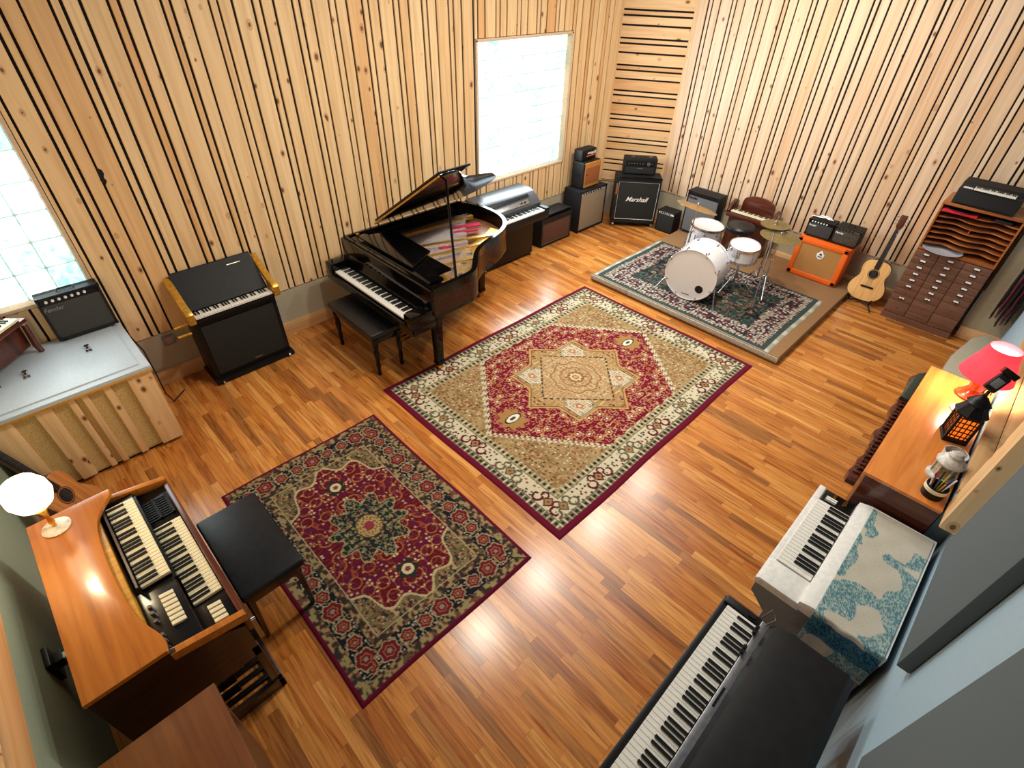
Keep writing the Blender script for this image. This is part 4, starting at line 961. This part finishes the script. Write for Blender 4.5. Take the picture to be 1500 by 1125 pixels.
# ------------------------------------------------------------------ drawer cabinet with paper sorter
BX0, BX1, BY = -.63, .065, 6.90
t = thing('drawer_cabinet', 'tall brown cabinet of many small labelled drawers standing against the back wall', 'cabinet', ((BX0+BX1)/2, 7.1, 0), world=True)
MB().box(BX0, BX1, BY+.016, 7.32, 0, .853, .004).build('carcass', M_drawer, t)
MB().box(BX0, BX1, BY+.004, BY+.02, 0, .075).build('plinth', M_drawer, t)
cols = [(BX0+.004, -.412), (-.406, -.182), (-.176, BX1-.004)]
PITCH_ = .0765
for ci, (a, c) in enumerate(cols):
    nrow = 10
    k = 0
    while k < nrow:
        tall = (ci == 1 and k == 7) or (ci == 2 and k in (6, 8)) or (ci == 0 and k == 8)
        n_ = 2 if tall else 1
        z1 = .846-k*PITCH_; z0 = z1-n_*PITCH_+.003
        d = MB().box(a, c, BY, BY+.02, z0, z1, .003).build('drawer', M_drawer, t)
        cx = (a+c)/2+.0; zc = (z0+z1)/2
        if k < 6 or (ci == 0 and k == 7) or (ci == 1 and k == 6):
            MB().box(cx-.030, cx+.030, BY-.005, BY, zc-.016, zc+.018, .002).build('label_holder', M_darkmetal, d)
            MB().box(cx-.025, cx+.025, BY-.007, BY-.004, zc-.004, zc+.015).build('paper_label', M_letter, d)
        MB().ball((cx, BY-.006, zc-.022 if k < 6 else zc), .007, n=8).build('knob', M_drawer, d)
        k += n_
t = thing('paper_sorter', 'open reddish wooden paper sorter with wavy shelves on top of the drawer cabinet', 'shelf', ((BX0+BX1)/2, 7.1, .853), world=True)
SZ0, SZ1 = .855, 1.37
MB().box(BX0, BX1, BY, 7.32, SZ1-.03, SZ1, .006).build('top_board', M_sorter, t)
MB().box(BX0, BX1, BY, 7.32, SZ0, SZ0+.022, .004).build('bottom_board', M_sorter, t)
for a, c in ((BX0, BX0+.018), (BX1-.018, BX1)): MB().box(a, c, BY+.004, 7.32, SZ0+.02, SZ1-.028, .003).build('side_panel', M_sorter, t)
MB().box(BX0+.018, BX1-.018, 7.30, 7.32, SZ0+.02, SZ1-.03).build('back_panel', M_dark, t)
for k in range(7):
    z = SZ0+.075+k*.056; P = []
    for i in range(31):
        u = i/30; x = BX0+.019+u*(BX1-BX0-.038); P.append((x, BY+.02+.055*(.5-.5*math.cos(2*PI*2*u))**1.5))
    P += [(BX1-.019, 7.30), (BX0+.019, 7.30)]
    MB().prism(P, z, z+.011).build('wavy_shelf', M_sorter, t)
MB().box(-.30, -.29, BY+.03, 7.2, SZ0+.25, SZ0+.295).build('divider', M_sorter, t)
MB().prism([(BX0+.03, BY-.01), (-.33, BY-.01), (-.33, 7.2), (BX0+.03, 7.2)], SZ1-.105, SZ1-.085, bev=.003)
tag(MB().box(BX0+.03, -.30, BY-.02, 7.22, SZ0+.425, SZ0+.447, .004).build('folder', M_redfold), 'red folder in the top slot of the wooden paper sorter', 'folder')
def disc_thing(name, label, cat, loc, r, prof, mat, group=None):
    o = MB().lathe(prof, 40).build(name, mat); o.location = loc; tag(o, label, cat, group); return o
M_traymat = plain('pale_brushed_tray', (214, 214, 222), .3, .2, var=.02)
disc_thing('metal_tray', 'round pale metal tray sticking out of the lowest slot of the paper sorter', 'tray', (-.42, 6.955, SZ0+.024), .2, [(0, 0), (.15, 0), (.185, .014), (.188, .016), (.184, .017), (.15, .004), (0, .004)], M_traymat)
disc_thing('metal_tray', 'round silver tray above the red folder in the top slot of the sorter', 'tray', (-.44, 7.02, SZ0+.449), .2, [(0, 0), (.13, 0), (.165, .012), (.168, .014), (.164, .015), (.13, .004), (0, .004)], M_chrome)
tag(MB().box(-.16, -.02, 6.93, 7.2, SZ0+.425, SZ0+.455, .006).build('pouch', M_blackcab), 'small dark pouch in the right end of the top sorter slot', 'pouch')
# instrument on top
t = thing('tabletop_keyboard', 'black boxy tabletop keyboard with a short row of keys, on top of the paper sorter', 'keyboard', (-.57, 6.905, SZ1), -.02)
MB().prism([(0, 0), (.02, .15), (.10, .155), (.14, .19), (.30, .20), (.33, .17), (.33, 0)], 0, .52, 'yz', bev=.010).build('case', M_tolex, t)
keys(t, .12, .46, .010, .105, .170, 20, 0, wh=.016)
MB().box(.03, .11, .03, .07, .152, .158).build('switch_plate', M_offwhite, t)
MB().box(.03, .49, .0, .006, 0, .02).build('front_lip', M_black, t)

# ------------------------------------------------------------------ cables on hooks, at the far right
mcab = [M_blackcab, M_burg, M_blackcab, M_burg, M_blackcab, M_blackcab, M_burg, M_blackcab]
hk = thing('cable_hanger', 'dark hanger rail holding the coiled cables on the beige wall', 'hanger', (.42, 7.055, .95), world=True)
MB().box(.25, .46, 7.035, 7.058, .95, .99, .004).build('rail', M_darkmetal, hk)
for k in range(5): MB().tube([(.275+k*.036, 7.04, .965), (.275+k*.042, 6.90, .96), (.275+k*.042, 6.86, .99)], .004, 6).build('hook', M_chrome, hk)
places = ['leftmost cable coil, black, on the beige wall rail', 'burgundy cable coil, second from the left on the wall rail', 'black cable coil, third from the left on the wall rail', 'burgundy cable coil, fourth from the left on the wall rail', 'rightmost cable coil, black, on the beige wall rail']
for k in range(5):
    x = .270+k*.036; b = MB(); R = random.Random(k)
    for j in range(6):
        hgt = .50+.16*R.random()-(.05 if k == 0 else 0); wd = .05+.04*R.random(); yy = 6.90+.02*j; pts = []
        for i in range(26):
            a = 2*PI*i/26; pts.append((x+.12*wd*math.sin(a)+.008*R.random(), yy+wd*math.sin(a)+.006*math.sin(3*a), .965-hgt/2+(hgt/2)*math.cos(a)))
        b.tube(pts, .0055, 6, True)
    tag(b.build('coiled_cable', mcab[k]), places[k], 'cable', 'cables hanging on the wall rail')

# beige blanket covered trunk between the desk and the stepped wall
t = thing('covered_trunk', 'low trunk under a beige blanket between the lamp desk and the beige wall', 'trunk', (.37, 5.7, 0), world=True)
MB().prism([(.16, 4.9), (.17, 6.3), (.24, 6.8), (.33, 6.98), (.44, 6.98), (.44, 4.9)], 0, .16, bev=.03).build('blanket_cover', M_blanket, t)
t = thing('floor_speaker', 'small black speaker on the beige covered trunk, below the pink lamp shade', 'speaker', (.34, 5.0, .16))
MB().box(-.07, .07, -.07, .07, 0, .20, .012).build('case', M_tolex, t)
MB().lathe([(.045, 0), (.048, .004), (0, .001)], 20, Matrix.Translation((0, -.071, .1)) @ Matrix.Rotation(PI/2, 4, 'X')).build('cone', M_darkmetal, t)

# ------------------------------------------------------------------ long wooden piano used as a desk on the right
DX0, DX1, DY0, DY1, DH = .055, .452, 2.885, 4.36, .95
t = thing('upright_piano', 'low piano with honey coloured top and dark carved front, standing under the pink lamp', 'piano', (.25, 3.6, 0), world=True)
MB().box(DX0, DX1, DY0, DY1, DH-.022, DH, .004).build('top_board', M_deskwood, t)
MB().box(DX0+.02, DX1-.005, DY0+.008, DY1-.008, .04, DH-.024, .004).build('body', M_mahogV, t)
MB().box(DX0+.02, DX1, DY0+.004, DY0+.02, .70, DH-.024, .002).build('side_panel', M_mahog, t)
b = MB()
P = [(DX0, DY0+.01), (DX0, DY1-.02)]; n = 60
for i in range(n+1):
    u = 1-i/n; y = DY0+.01+u*(DY1-DY0-.03); P.append((DX0-.052-.012*math.sin(u*22)-.008*math.sin(u*55), y))
b.prism(P, .80, .86, bev=.006)
b.build('carved_fall', M_mahog, t)
b = MB()
for k in range(30):
    y = DY0+.06+k*.046; b.box(DX0-.045, DX0-.004, y, y+.022, .858, .872+.006*math.sin(k*1.7), .004)
    b.cyl((DX0-.03, y+.033, .86), (DX0-.03, y+.033, .885), .008, n=6)
b.build('carved_relief', M_mahogV, t, kind='stuff')
MB().prism([(DX0-.055, 3.88), (DX0-.06, 4.10), (DX0-.04, 4.26), (DX0, 4.34), (DX0, 3.88)], .872, .905, bev=.008).build('felt_cover', plain('dark_green_felt', (44, 52, 42), .9), t)
# pink lamp
def glow_shade():
    m, t_, b = nt('glowing_pink_shade'); g = N(t_, 'ShaderNodeTexCoord'); sp = N(t_, 'ShaderNodeSeparateXYZ'); t_.links.new(g.outputs['Object'], sp.inputs[0])
    b.inputs['Base Color'].default_value = (*lin((236, 100, 124)), 1); b.inputs['Roughness'].default_value = .8
    tr = N(t_, 'ShaderNodeBsdfTranslucent'); tr.inputs[0].default_value = (*lin((255, 132, 150)), 1)
    mx = N(t_, 'ShaderNodeMixShader'); mx.inputs[0].default_value = .6; out = t_.nodes['Material Output']
    t_.links.new(b.outputs[0], mx.inputs[1]); t_.links.new(tr.outputs[0], mx.inputs[2]); t_.links.new(mx.outputs[0], out.inputs[0]); return m
M_pinkshade = glow_shade()
M_bulb = emit('lit_bulb', (255, 226, 170), 40)
LX, LY = .335, 4.16
t = thing('table_lamp', 'lit table lamp with a pink flared shade and orange glass base', 'lamp', (LX, LY, DH), world=True)
M_ = Matrix.Translation((LX, LY, DH))
MB().lathe([(0, 0), (.085, 0), (.09, .012), (.07, .03), (.045, .07), (.05, .12), (.038, .17), (.018, .20), (.012, .24), (0, .24)], 28, M_).build('glass_base', plain('orange_glass', (216, 84, 28), .15, coat=1, var=.04), t)
MB().lathe([(.155, .18), (.135, .25), (.105, .33), (.088, .40), (.0865, .40), (.1035, .33), (.1335, .25), (.1535, .18)], 36, M_, closed=True).build('lamp_shade', M_pinkshade, t)
MB().ball((LX, LY, DH+.29), .028).build('bulb', M_bulb, t)
point('table_lamp_light', (LX, LY, DH+.25), 34, (1, .84, .62), .035)
# microphone on a round desk stand
t = thing('desk_microphone', 'black microphone on a round footed desk stand, in front of the pink lamp', 'microphone', (.325, 3.94, DH))
MB().lathe([(0, 0), (.062, 0), (.064, .006), (.02, .012), (0, .012)], 28).build('round_base', M_steel, t)
MB().cyl((0, 0, .01), (.045, -.06, .17), .006).ball((.045, -.06, .17), .018).cyl((.045, -.06, .17), (.055, -.03, .24), .010).build('arm', M_black, t)
Mm = Matrix.Translation((.057, -.02, .28)) @ Matrix.Rotation(.35, 4, 'Y') @ Matrix.Rotation(-.4, 4, 'X')
MB().box(-.035, .035, -.03, .03, -.06, .06, .012, Mm).build('body', M_tolex, t)
MB().box(-.026, .020, -.034, -.028, -.03, .03, .003, Mm).build('grey_label', M_tolexgrey, t)
MB().box(-.045, .045, -.035, .035, .06, .10, .006, Mm).build('grille_head', M_darkmetal, t)
# pierced lantern
M_amber = emit('amber_lit_glass', (255, 120, 30), 1.1)
t = thing('candle_lantern', 'dark pierced metal lantern glowing amber, between the microphone and the small bowl', 'lantern', (.345, 3.60, DH), .3)
MB().box(-.065, .065, -.065, .065, 0, .03, .006).build('base', M_darkmetal, t)
b = MB()
for sx in (-1, 1):
    for sy in (-1, 1): b.box(sx*.055-.007, sx*.055+.007, sy*.055-.007, sy*.055+.007, .03, .20)
for s_ in (-1, 1):
    for k in range(5):
        z = .05+k*.033
        b.box(-.055, .055, s_*.055-.003, s_*.055+.003, z, z+.005); b.box(s_*.055-.003, s_*.055+.003, -.055, .055, z, z+.005)
    for k in range(4):
        x = -.036+k*.024; b.box(x-.0025, x+.0025, s_*.055-.003, s_*.055+.003, .03, .20); b.box(s_*.055-.003, s_*.055+.003, x-.0025, x+.0025, .03, .20)
b.build('pierced_cage', M_darkmetal, t)
MB().box(-.050, .050, -.050, .050, .032, .198).build('amber_glass', M_amber, t)
MB().lathe([(.085, .20), (.088, .215), (.06, .26), (.055, .275), (.065, .285), (.03, .325), (.012, .335), (.012, .35), (0, .352)], 8, Matrix.Rotation(PI/8, 4, 'Z')).build('roof', M_darkmetal, t)
MB().tube([(-.02, 0, .35), (-.015, 0, .385), (.015, 0, .385), (.02, 0, .35)], .003).build('ring_handle', M_darkmetal, t)
t = thing('candle_bowl', 'small white bowl with a red candle inside, behind the white lantern', 'bowl', (.385, 3.33, DH))
MB().lathe([(0, 0), (.04, 0), (.058, .03), (.062, .085), (.057, .085), (.052, .03), (0, .012)], 28).build('bowl', plain('white_glaze', (206, 200, 192), .4), t)
MB().lathe([(0, .012), (.035, .012), (.035, .055), (0, .055)], 20).build('candle', plain('red_wax', (170, 20, 30), .4), t)
t = thing('candle_lantern', 'small round white metal lantern with glass panes, beside the pen cup', 'lantern', (.375, 3.17, DH))
wm = plain('white_enamel', (200, 200, 192), .45)
MB().lathe([(0, 0), (.072, 0), (.074, .012), (.058, .018), (0, .018)], 28).build('base', wm, t)
for k in range(6):
    a = 2*PI*k/6; MB().cyl((.056*math.cos(a), .056*math.sin(a), .015), (.056*math.cos(a), .056*math.sin(a), .115), .004, n=6).build('post', wm, t)
MB().lathe([(.052, .018), (.052, .112)], 6).build('glass_pane', plain('dusty_glass', (150, 146, 124), .15, var=.1), t)
MB().lathe([(.070, .112), (.072, .122), (.050, .150), (.034, .158), (.036, .175), (.024, .190), (0, .195)], 28).build('roof', wm, t)
MB().tube([(-.03, 0, .17), (-.035, 0, .20), (0, 0, .225), (.035, 0, .20), (.03, 0, .17)], .002, 6).build('wire_handle', M_steel, t)
t = thing('pen_cup', 'round dark cup with a cream band, packed with pens', 'cup', (.375, 2.98, DH))
MB().lathe([(0, 0), (.052, 0), (.054, .01), (.054, .075), (.047, .075), (.046, .01), (0, .008)], 28).build('cup', M_black, t)
MB().lathe([(.0545, .045), (.057, .047), (.057, .068), (.0545, .070)], 28).build('cream_band', M_cream, t)
pc = [(230, 230, 230), (60, 60, 140), (220, 190, 40), (30, 30, 34), (200, 60, 50), (120, 60, 130), (240, 240, 235), (40, 90, 120), (200, 140, 70), (28, 28, 30)]
for k in range(10):
    R = random.Random(k+40); a = 2*PI*k/10; r = .018+.012*R.random()
    p0 = Vector((r*math.cos(a), r*math.sin(a), .012)); p1 = Vector((2.0*r*math.cos(a), 2.0*r*math.sin(a), .13+.03*R.random()))
    o = MB().cyl(p0, p1, .0042, n=8).build('pen', plain('pen_colour', pc[k], .4)); o.location = (.375, 2.98, DH)
    tag(o, 'one of the pens standing packed in the dark cup with the cream band', 'pen', 'pens in the cup')

# ------------------------------------------------------------------ white keyboard with a runner
WX, WY = -.078, 2.845
t = thing('white_electric_organ', 'small white keyboard with grey sides, partly covered by a teal and cream cloth', 'electric organ', (WX, WY, 0), -PI/2)
MB().prism([(.10, 0), (.10, .50), (.0, .60), (.0, .695), (.60, .695), (.60, 0)], .012, .868, 'yz').build('grey_case', M_tolexgrey, t)
MB().box(-.002, .885, -.012, .025, .69, .735, .006).box(.0, .125, .0, .22, .69, .725, .004).box(.72, .882, .0, .22, .69, .742, .004).build('key_frame', M_offwhite, t)
keys(t, .135, .715, .022, .20, .748, 22, 0, bl=.60, bh=.012)
MB().box(.008, .118, .03, .20, .722, .732, .002).build('control_panel', M_ebony, t)
knob_row(t, [.03, .055, .08], .09, .732, .010, M_brass, axis='z'); knob_row(t, [.03, .055], .15, .732, .010, M_brass, axis='z')
MB().box(.075, .085, .05, .11, .732, .75).box(.09, .10, .05, .11, .732, .748).build('tab_switch', M_letter, t)
MB().prism([(.20, .70), (.205, .765), (.262, .782), (.595, .782), (.60, .765), (.60, .70)], .0, .88, 'yz', bev=.004).build('white_lid', M_offwhite, t)
# runner cloth: lies over the lid and hangs down the near side
def runner():
    nu, nv = 150, 76
    L = [(-.0, 0)]
    us = np.linspace(0, 1.12, nu); vs = np.linspace(0, .31, nv); V, U = np.meshgrid(vs, us)
    lid = .872; over = U > lid
    lx = np.where(over, lid+.012+.0*U+.02*np.sin(np.clip((U-lid)/.25, 0, 1)*1.2), U+.02)
    lx = np.where(over, .893+.02*np.clip((U-lid)/.25, 0, 1)+.004*np.sin(V*60), U+.018)
    lz = np.where(over, .786-(U-lid)*1.0, .786+.0015*np.sin(U*31)*np.sin(V*40))
    ly = .275+V+.0+np.where(over, .03*(U-lid), 0)
    pts = np.stack([lx, ly, lz], -1).reshape(-1, 3)
    a = V/.31; X = U; Y = V
    p = Paint(X, Y); p.put(X > -1, (206, 200, 184))
    n = vnoise(X/.11+3.3, Y/.11+1.2, 71); n2 = vnoise(X/.05+1, Y/.05, 72)
    u = n*.75+n2*.25; pais = (u > .515); q = vnoise(X/.008, Y/.008, 73); q2, i2 = worley(X/.02, Y/.02, 74)
    p.put(pais, (104, 148, 154)); p.put(pais & (np.abs(q-.5) < .14), (176, 192, 186)); p.put(pais & (np.abs(q2-.28) < .06), (78, 124, 136)); p.put(pais & (q2 < .1), (200, 206, 196))
    band = (X > .90) & (X < 1.02); p.put(band, (72, 124, 146)); p.put(band & (np.abs(q-.5) < .13), (34, 78, 106))
    me = bpy.data.meshes.new('table_runner'); idx = np.arange(nu*nv).reshape(nu, nv); f = np.stack([idx[:-1, :-1], idx[:-1, 1:], idx[1:, 1:], idx[1:, :-1]], -1).reshape(-1, 4)
    me.from_pydata(pts.tolist(), [], f.tolist()); me.update()
    ca = me.color_attributes.new('Col', 'FLOAT_COLOR', 'POINT'); c4 = np.ones((len(pts), 4), 'f'); c4[:, :3] = p.c.reshape(-1, 3); ca.data.foreach_set('color', c4.ravel())
    for q_ in me.polygons: q_.use_smooth = True
    me.materials.append(attr_mat('printed_cotton', .9, 400))
    o = bpy.data.objects.new('table_runner', me); C.objects.link(o); o.location = (WX, WY, 0); o.rotation_euler = (0, 0, -PI/2)
    md = o.modifiers.new('thickness', 'SOLIDIFY'); md.thickness = .0025; md.offset = 0
    tag(o, 'cream cloth runner with teal paisley print draped over the white keyboard', 'cloth')
runner()

# ------------------------------------------------------------------ black stage piano in front
RX, RY = -.137, 1.725
t = thing('stage_piano', 'long black stage piano with a flat leather topped lid in the lower right corner', 'electric piano', (RX, RY, 0), -PI/2)
MB().box(.0, 1.33, .0, .58, .62, .74, .02).build('lower_case', M_tolex, t)
MB().box(.0, 1.33, -.008, .022, .70, .775, .006).box(.0, .045, 0, .20, .70, .79, .01).box(1.28, 1.33, 0, .20, .70, .79, .01).build('key_frame', M_black, t)
keys(t, .05, 1.275, .024, .175, .785, 52, 5, bl=.60)
MB().box(.015, 1.30, .178, .215, .77, .802, .003).build('steel_rail', M_steel, t)
MB().box(.42, .52, .19, .20, .802, .806).build('name_strip', M_ebony, t)
for yy in (.05, .08, .19, .22): MB().cyl((.03+yy*.9, .176, .80), (.03+yy*.9, .176, .825), .009).build('knob', M_black, t)
MB().prism([(.215, .70), (.215, .805), (.235, .83), (.31, .845), (.55, .845), (.58, .82), (.58, .70)], .0, 1.33, 'yz', bev=.012).build('leather_lid', M_lidblack, t)
MB().box(.015, .035, .12, .15, .785, .80).build('thumb_latch', M_black, t)
for yy in (.36, .42): MB().cyl((-.006, yy, .74), (.006, yy, .74), .014).build('latch', M_chrome, t)
for (xx, yy) in ((.08, .06), (1.25, .06), (.08, .52), (1.25, .52)): MB().cyl((xx, yy, 0), (xx, yy, .63), .016).cyl((xx, yy, 0), (xx, yy, .02), .024).build('leg', M_chrome, t)
b = MB(); b.tube([(.02, .20, .80), (.00, .22, .84), (-.03, .19, .86), (.0, .17, .80)], .004)
b.build('cord_loop', M_steel, t)

# ------------------------------------------------------------------ white counter on the left
t = thing('storage_counter', 'wide white topped wooden counter with pine slat front under the left window', 'counter', (-4.5, -.26, 0), world=True)
MB().box(-4.90, -4.10, -.74, .235, .03, .735).build('carcass', M_osb, t)
MB().box(-4.915, -4.06, -.75, .262, .735, .765, .004).build('white_top', M_lid, t)
MB().box(-4.88, -4.12, -.75, .20, .762, .775, .003).build('inset_lid', M_lid, t)
MB().box(-4.08, -4.055, -.75, .262, .72, .737, .002).build('wood_edging', M_goldwood, t)
for (cx, cy) in ((-4.57, -.02), (-4.50, -.42)):
    b = MB().box(cx-.05, cx-.01, cy-.015, cy+.015, CZ, CZ+.006, .002).box(cx+.01, cx+.05, cy-.02, cy+.02, CZ, CZ+.006, .002).cyl((cx-.03, cy, CZ), (cx-.03, cy, CZ+.02), .018).box(cx-.02, cx+.03, cy-.008, cy+.008, CZ+.008, CZ+.02, .003)
    b.build('toggle_latch', M_chrome, t)
pb = [(.085, .24, .018), (-.07, -.02, .012), (-.205, -.165, .014), (-.285, -.245, .012), (-.475, -.38, .014), (-.745, -.60, .012)]
for (a, c, th) in pb: MB().box(-4.10, -4.10+th+.012, a, c, .035, .72, .002).build('pine_board', M_pineV, t)
for (a, c) in ((-.02, .085), (-.165, -.07), (-.38, -.285), (-.60, -.475)): MB().box(-4.10, -4.092, a, c, .05, .72).build('tan_board', M_osb, t)
MB().box(-4.88, -4.12, -.72, .22, 0, .035).build('plinth', M_dark, t)
MB().box(-4.90, -4.10, .235, .25, .035, .735, .002).build('side_board', M_pineY, t)
b = MB(); b.tube([(-4.60, .262, .76), (-4.58, .30, .6), (-4.55, .30, .35), (-4.62, .30, .1), (-4.60, .33, .012), (-4.70, .45, .012)], .006)
tag(b.build('hanging_cable', M_blackcab), 'black cable hanging down the right side of the white counter to the floor', 'cable')
t = thing('reed_organ', 'small reddish brown table organ on legs at the left end of the white counter', 'organ', (-4.475, -.625, CZ+.001), math.radians(135))
MB().prism([(.02, .05), (.01, .22), (.04, .29), (.155, .29), (.155, .05)], .0, .46, 'yz', bev=.01).build('body', M_mahogV, t)
keys(t, .03, .42, -.055, .035, .315, 18, 0, M_cream)
MB().box(-.01, .47, -.06, .06, .262, .29, .006).build('key_shelf', M_mahog, t)
MB().prism([(.06, .29), (.08, .35), (.14, .36), (.155, .29)], .02, .44, 'yz', bev=.008).build('lid', M_mahog, t)
for xx in (.0, .44):
    for yy in (-.05, .10): MB().prism([(yy, 0), (yy+.03, 0), (yy+.045, .06), (yy+.03, .24), (yy+.005, .24), (yy+.012, .06)], xx, xx+.03, 'yz', bev=.003).build('leg', M_mahog, t)

# ------------------------------------------------------------------ two manual organ
OX, OY = -1.68, -.03
t = thing('two_manual_organ', 'orange brown wooden organ with two stepped keyboards and white rocker tabs', 'organ', (OX, OY, 0), PI)
TZ = .885
top = [(0, .30), (.05, .285), (.12, .30), (.22, .345), (.5, .37), (.85, .36), (.98, .33), (1.06, .27), (1.10, .235), (1.14, .24), (1.14, .61), (0, .61)]
top = smooth_poly(top, keep=(0, 9, 10, 11), it=2)
MB().prism(top, TZ-.028, TZ, bev=.006).build('top_board', M_organ, t)
MB().box(.01, 1.13, .40, .60, .06, TZ-.03, .004).build('back_box', M_organ, t)
for xa in (0, 1.118):
    MB().prism([(.02, .42), (.02, .70), (.30, TZ-.03), (.60, TZ-.03), (.60, .42)], xa, xa+.022, 'yz').box(xa, xa+.022, .38, .60, 0, .425).build('side_panel', M_walnutd, t)
    MB().box(xa, xa+.03, .015, .055, .0, .50, .004).build('front_leg', M_walnutd, t)
MB().box(.02, 1.12, .335, .42, .76, TZ-.03, .01).build('music_ledge', M_goldwood, t)
MB().box(.02, 1.12, .0, .42, .66, .70).build('key_bed', M_walnutd, t)
MB().box(.0, 1.14, -.01, .018, .64, .775, .008).build('front_rail', M_mahog, t)
for xa in (0, 1.114): MB().prism([(-.005, .735), (-.005, .79), (.30, .847), (.30, .795)], xa-.004, xa+.030, 'yz', bev=.004).build('cheek_rail', M_organ, t)
keys(t, .225, .81, .022, .155, .765, 26, 0, M_cream, bl=.64)
MB().box(.03, .42, .168, .33, .795, .808, .002).box(1.06, 1.115, .168, .33, .795, .808).box(.03, .215, .02, .165, .742, .752, .002).box(.82, 1.115, .02, .165, .742, .754, .002).box(.40, 1.07, .155, .170, .74, .81).build('control_panel', M_ebony, t)
keys(t, .43, 1.045, .168, .298, .835, 26, 0, M_cream, bl=.64)
MB().box(.02, .44, .165, .172, .70, .80).box(.42, 1.12, .302, .312, .70, .86).build('riser', M_walnutd, t)
tabm = MB().box(-.0105, .0105, -.030, .030, 0, .014, .003); me = bpy.data.meshes.new('rocker_tab'); tabm.bm.to_mesh(me); tabm.bm.free(); me.materials.append(M_cream)
for k in range(7): obj('rocker_tab', me, t, (.155+.029*k, .225, .808), (.15, 0, 0))
for k in range(4): obj('rocker_tab', me, t, (.075+.029*k, .085, .752), (.15, 0, 0))
me2 = bpy.data.meshes.new('drawbar'); b = MB().box(-.005, .005, -.03, .03, .0, .006).box(-.009, .009, -.045, -.028, .0, .014, .003); b.bm.to_mesh(me2); b.bm.free(); me2.materials.append(M_darkmetal)
for k in range(9): obj('drawbar', me2, t, (.87+.019*k, .07, .756)); obj('drawbar', me2, t, (.87+.019*k, .135, .756))
MB().box(.90, 1.02, .098, .106, .756, .762).build('gold_strip', M_brass, t)
for (kx) in (.06, .10, .135, .22, .27, .31): MB().cyl((kx, .300, .808), (kx, .300, .828), .011, .009, n=12).build('knob', M_chrome, t)
MB().box(.022, 1.118, .36, .40, .06, .66).build('kick_board', M_walnutd, t)
MB().cyl((.01, .0, .70), (.01, -.03, .70), .008).build('side_knob', M_chrome, t)
# pedal board
pd = MB().box(-.01, .84, .0, .03, .0, .09, .004).box(-.01, .84, .32, .36, .0, .12, .004).box(-.01, .02, .0, .36, .0, .09, .004).build('pedal_board', M_walnutd, t)
for k in range(13):
    x = .05+k*.060; MB().box(x, x+.026, .03, .32, .06, .085, .003).build('bass_pedal', M_ebony, pd)
    if k % 7 in (0, 1, 3, 4, 5): MB().box(x+.032, x+.052, .19, .32, .09, .125, .003).build('sharp_pedal', M_gloss, pd)
# bench
t = thing('organ_bench', 'wide black leather bench with dark tapered legs between the organ and the small rug', 'bench', (-2.30, .16, 0), world=True)
MB().box(-2.635, -1.965, -.015, .345, .445, .505, .02, seg=3).build('padded_seat', M_leather, t)
MB().box(-2.60, -2.00, .01, .32, .36, .45, .004).build('apron', M_walnutd, t)
for (lx, ly, sx, sy) in ((-2.59, .02, -1, -1), (-2.02, .02, 1, -1), (-2.59, .30, -1, 1), (-2.02, .30, 1, 1)):
    MB().cyl((lx, ly, .44), (lx+sx*.02, ly+sy*.01, .012 if ly > .2 else 0), .026, .014, n=4).build('leg', M_walnutd, t)
# lit lamp on the organ
LX, LY, LZ = -2.715, -.525, TZ
t = thing('table_lamp', 'lit brass table lamp with a cream glass shade on the left end of the organ', 'lamp', (LX, LY, LZ), world=True)
M_ = Matrix.Translation((LX, LY, LZ))
MB().lathe([(0, 0), (.062, 0), (.064, .006), (.05, .012), (.014, .018), (0, .018)], 32, M_).build('round_base', plain('cream_marble', (222, 214, 196), .25), t)
MB().lathe([(.010, .015), (.008, .03), (.014, .05), (.008, .08), (.018, .13), (.034, .155), (.040, .165), (.02, .17), (0, .17)], 24, M_).build('stem', M_brass, t)
sm, st, sb = nt('lit_cream_glass'); sb.inputs['Base Color'].default_value = (*lin((255, 236, 190)), 1); sb.inputs['Emission Color'].default_value = (1, .86, .58, 1); sb.inputs['Emission Strength'].default_value = 5.0; sb.inputs['Roughness'].default_value = .3
MB().lathe([(.030, .17), (.075, .20), (.095, .25), (.092, .30), (.070, .345), (.040, .36), (.038, .355), (.066, .340), (.087, .30), (.090, .25), (.071, .205), (.028, .175)], 32, M_, closed=True).build('glass_shade', sm, t)
point('organ_lamp_light', (LX, LY, LZ+.43), 16, (1, .80, .50), .05)
# brown cabinet in the very foreground
t = thing('speaker_cabinet', 'plain brown wooden cabinet beside the organ pedals, cut off by the bottom edge', 'cabinet', (-1.1, -.5, 0), world=True)
MB().box(-1.475, -.72, -.745, -.245, .76, .79, .004).build('top_board', M_ocab, t)
MB().box(-1.46, -.735, -.74, -.26, .04, .76, .004).build('body', M_ocab, t)
MB().box(-1.40, -.79, -.262, -.256, .12, .68).build('louvre_panel', M_walnutd, t)
MB().box(-1.45, -.745, -.73, -.27, 0, .04).build('plinth', M_dark, t)
# bracket on the near wall
t = thing('wall_bracket', 'small black bracket with white plugs on the grey green wall behind the organ', 'bracket', (-2.25, -.80, .52), world=True)
MB().box(-2.31, -2.19, -.80, -.775, .45, .60, .006).box(-2.28, -2.22, -.775, -.74, .50, .56, .004).build('plate', M_black, t)
MB().box(-2.27, -2.24, -.742, -.725, .51, .535, .003).box(-2.26, -2.225, -.742, -.728, .54, .555, .003).build('white_plug', M_letter, t)
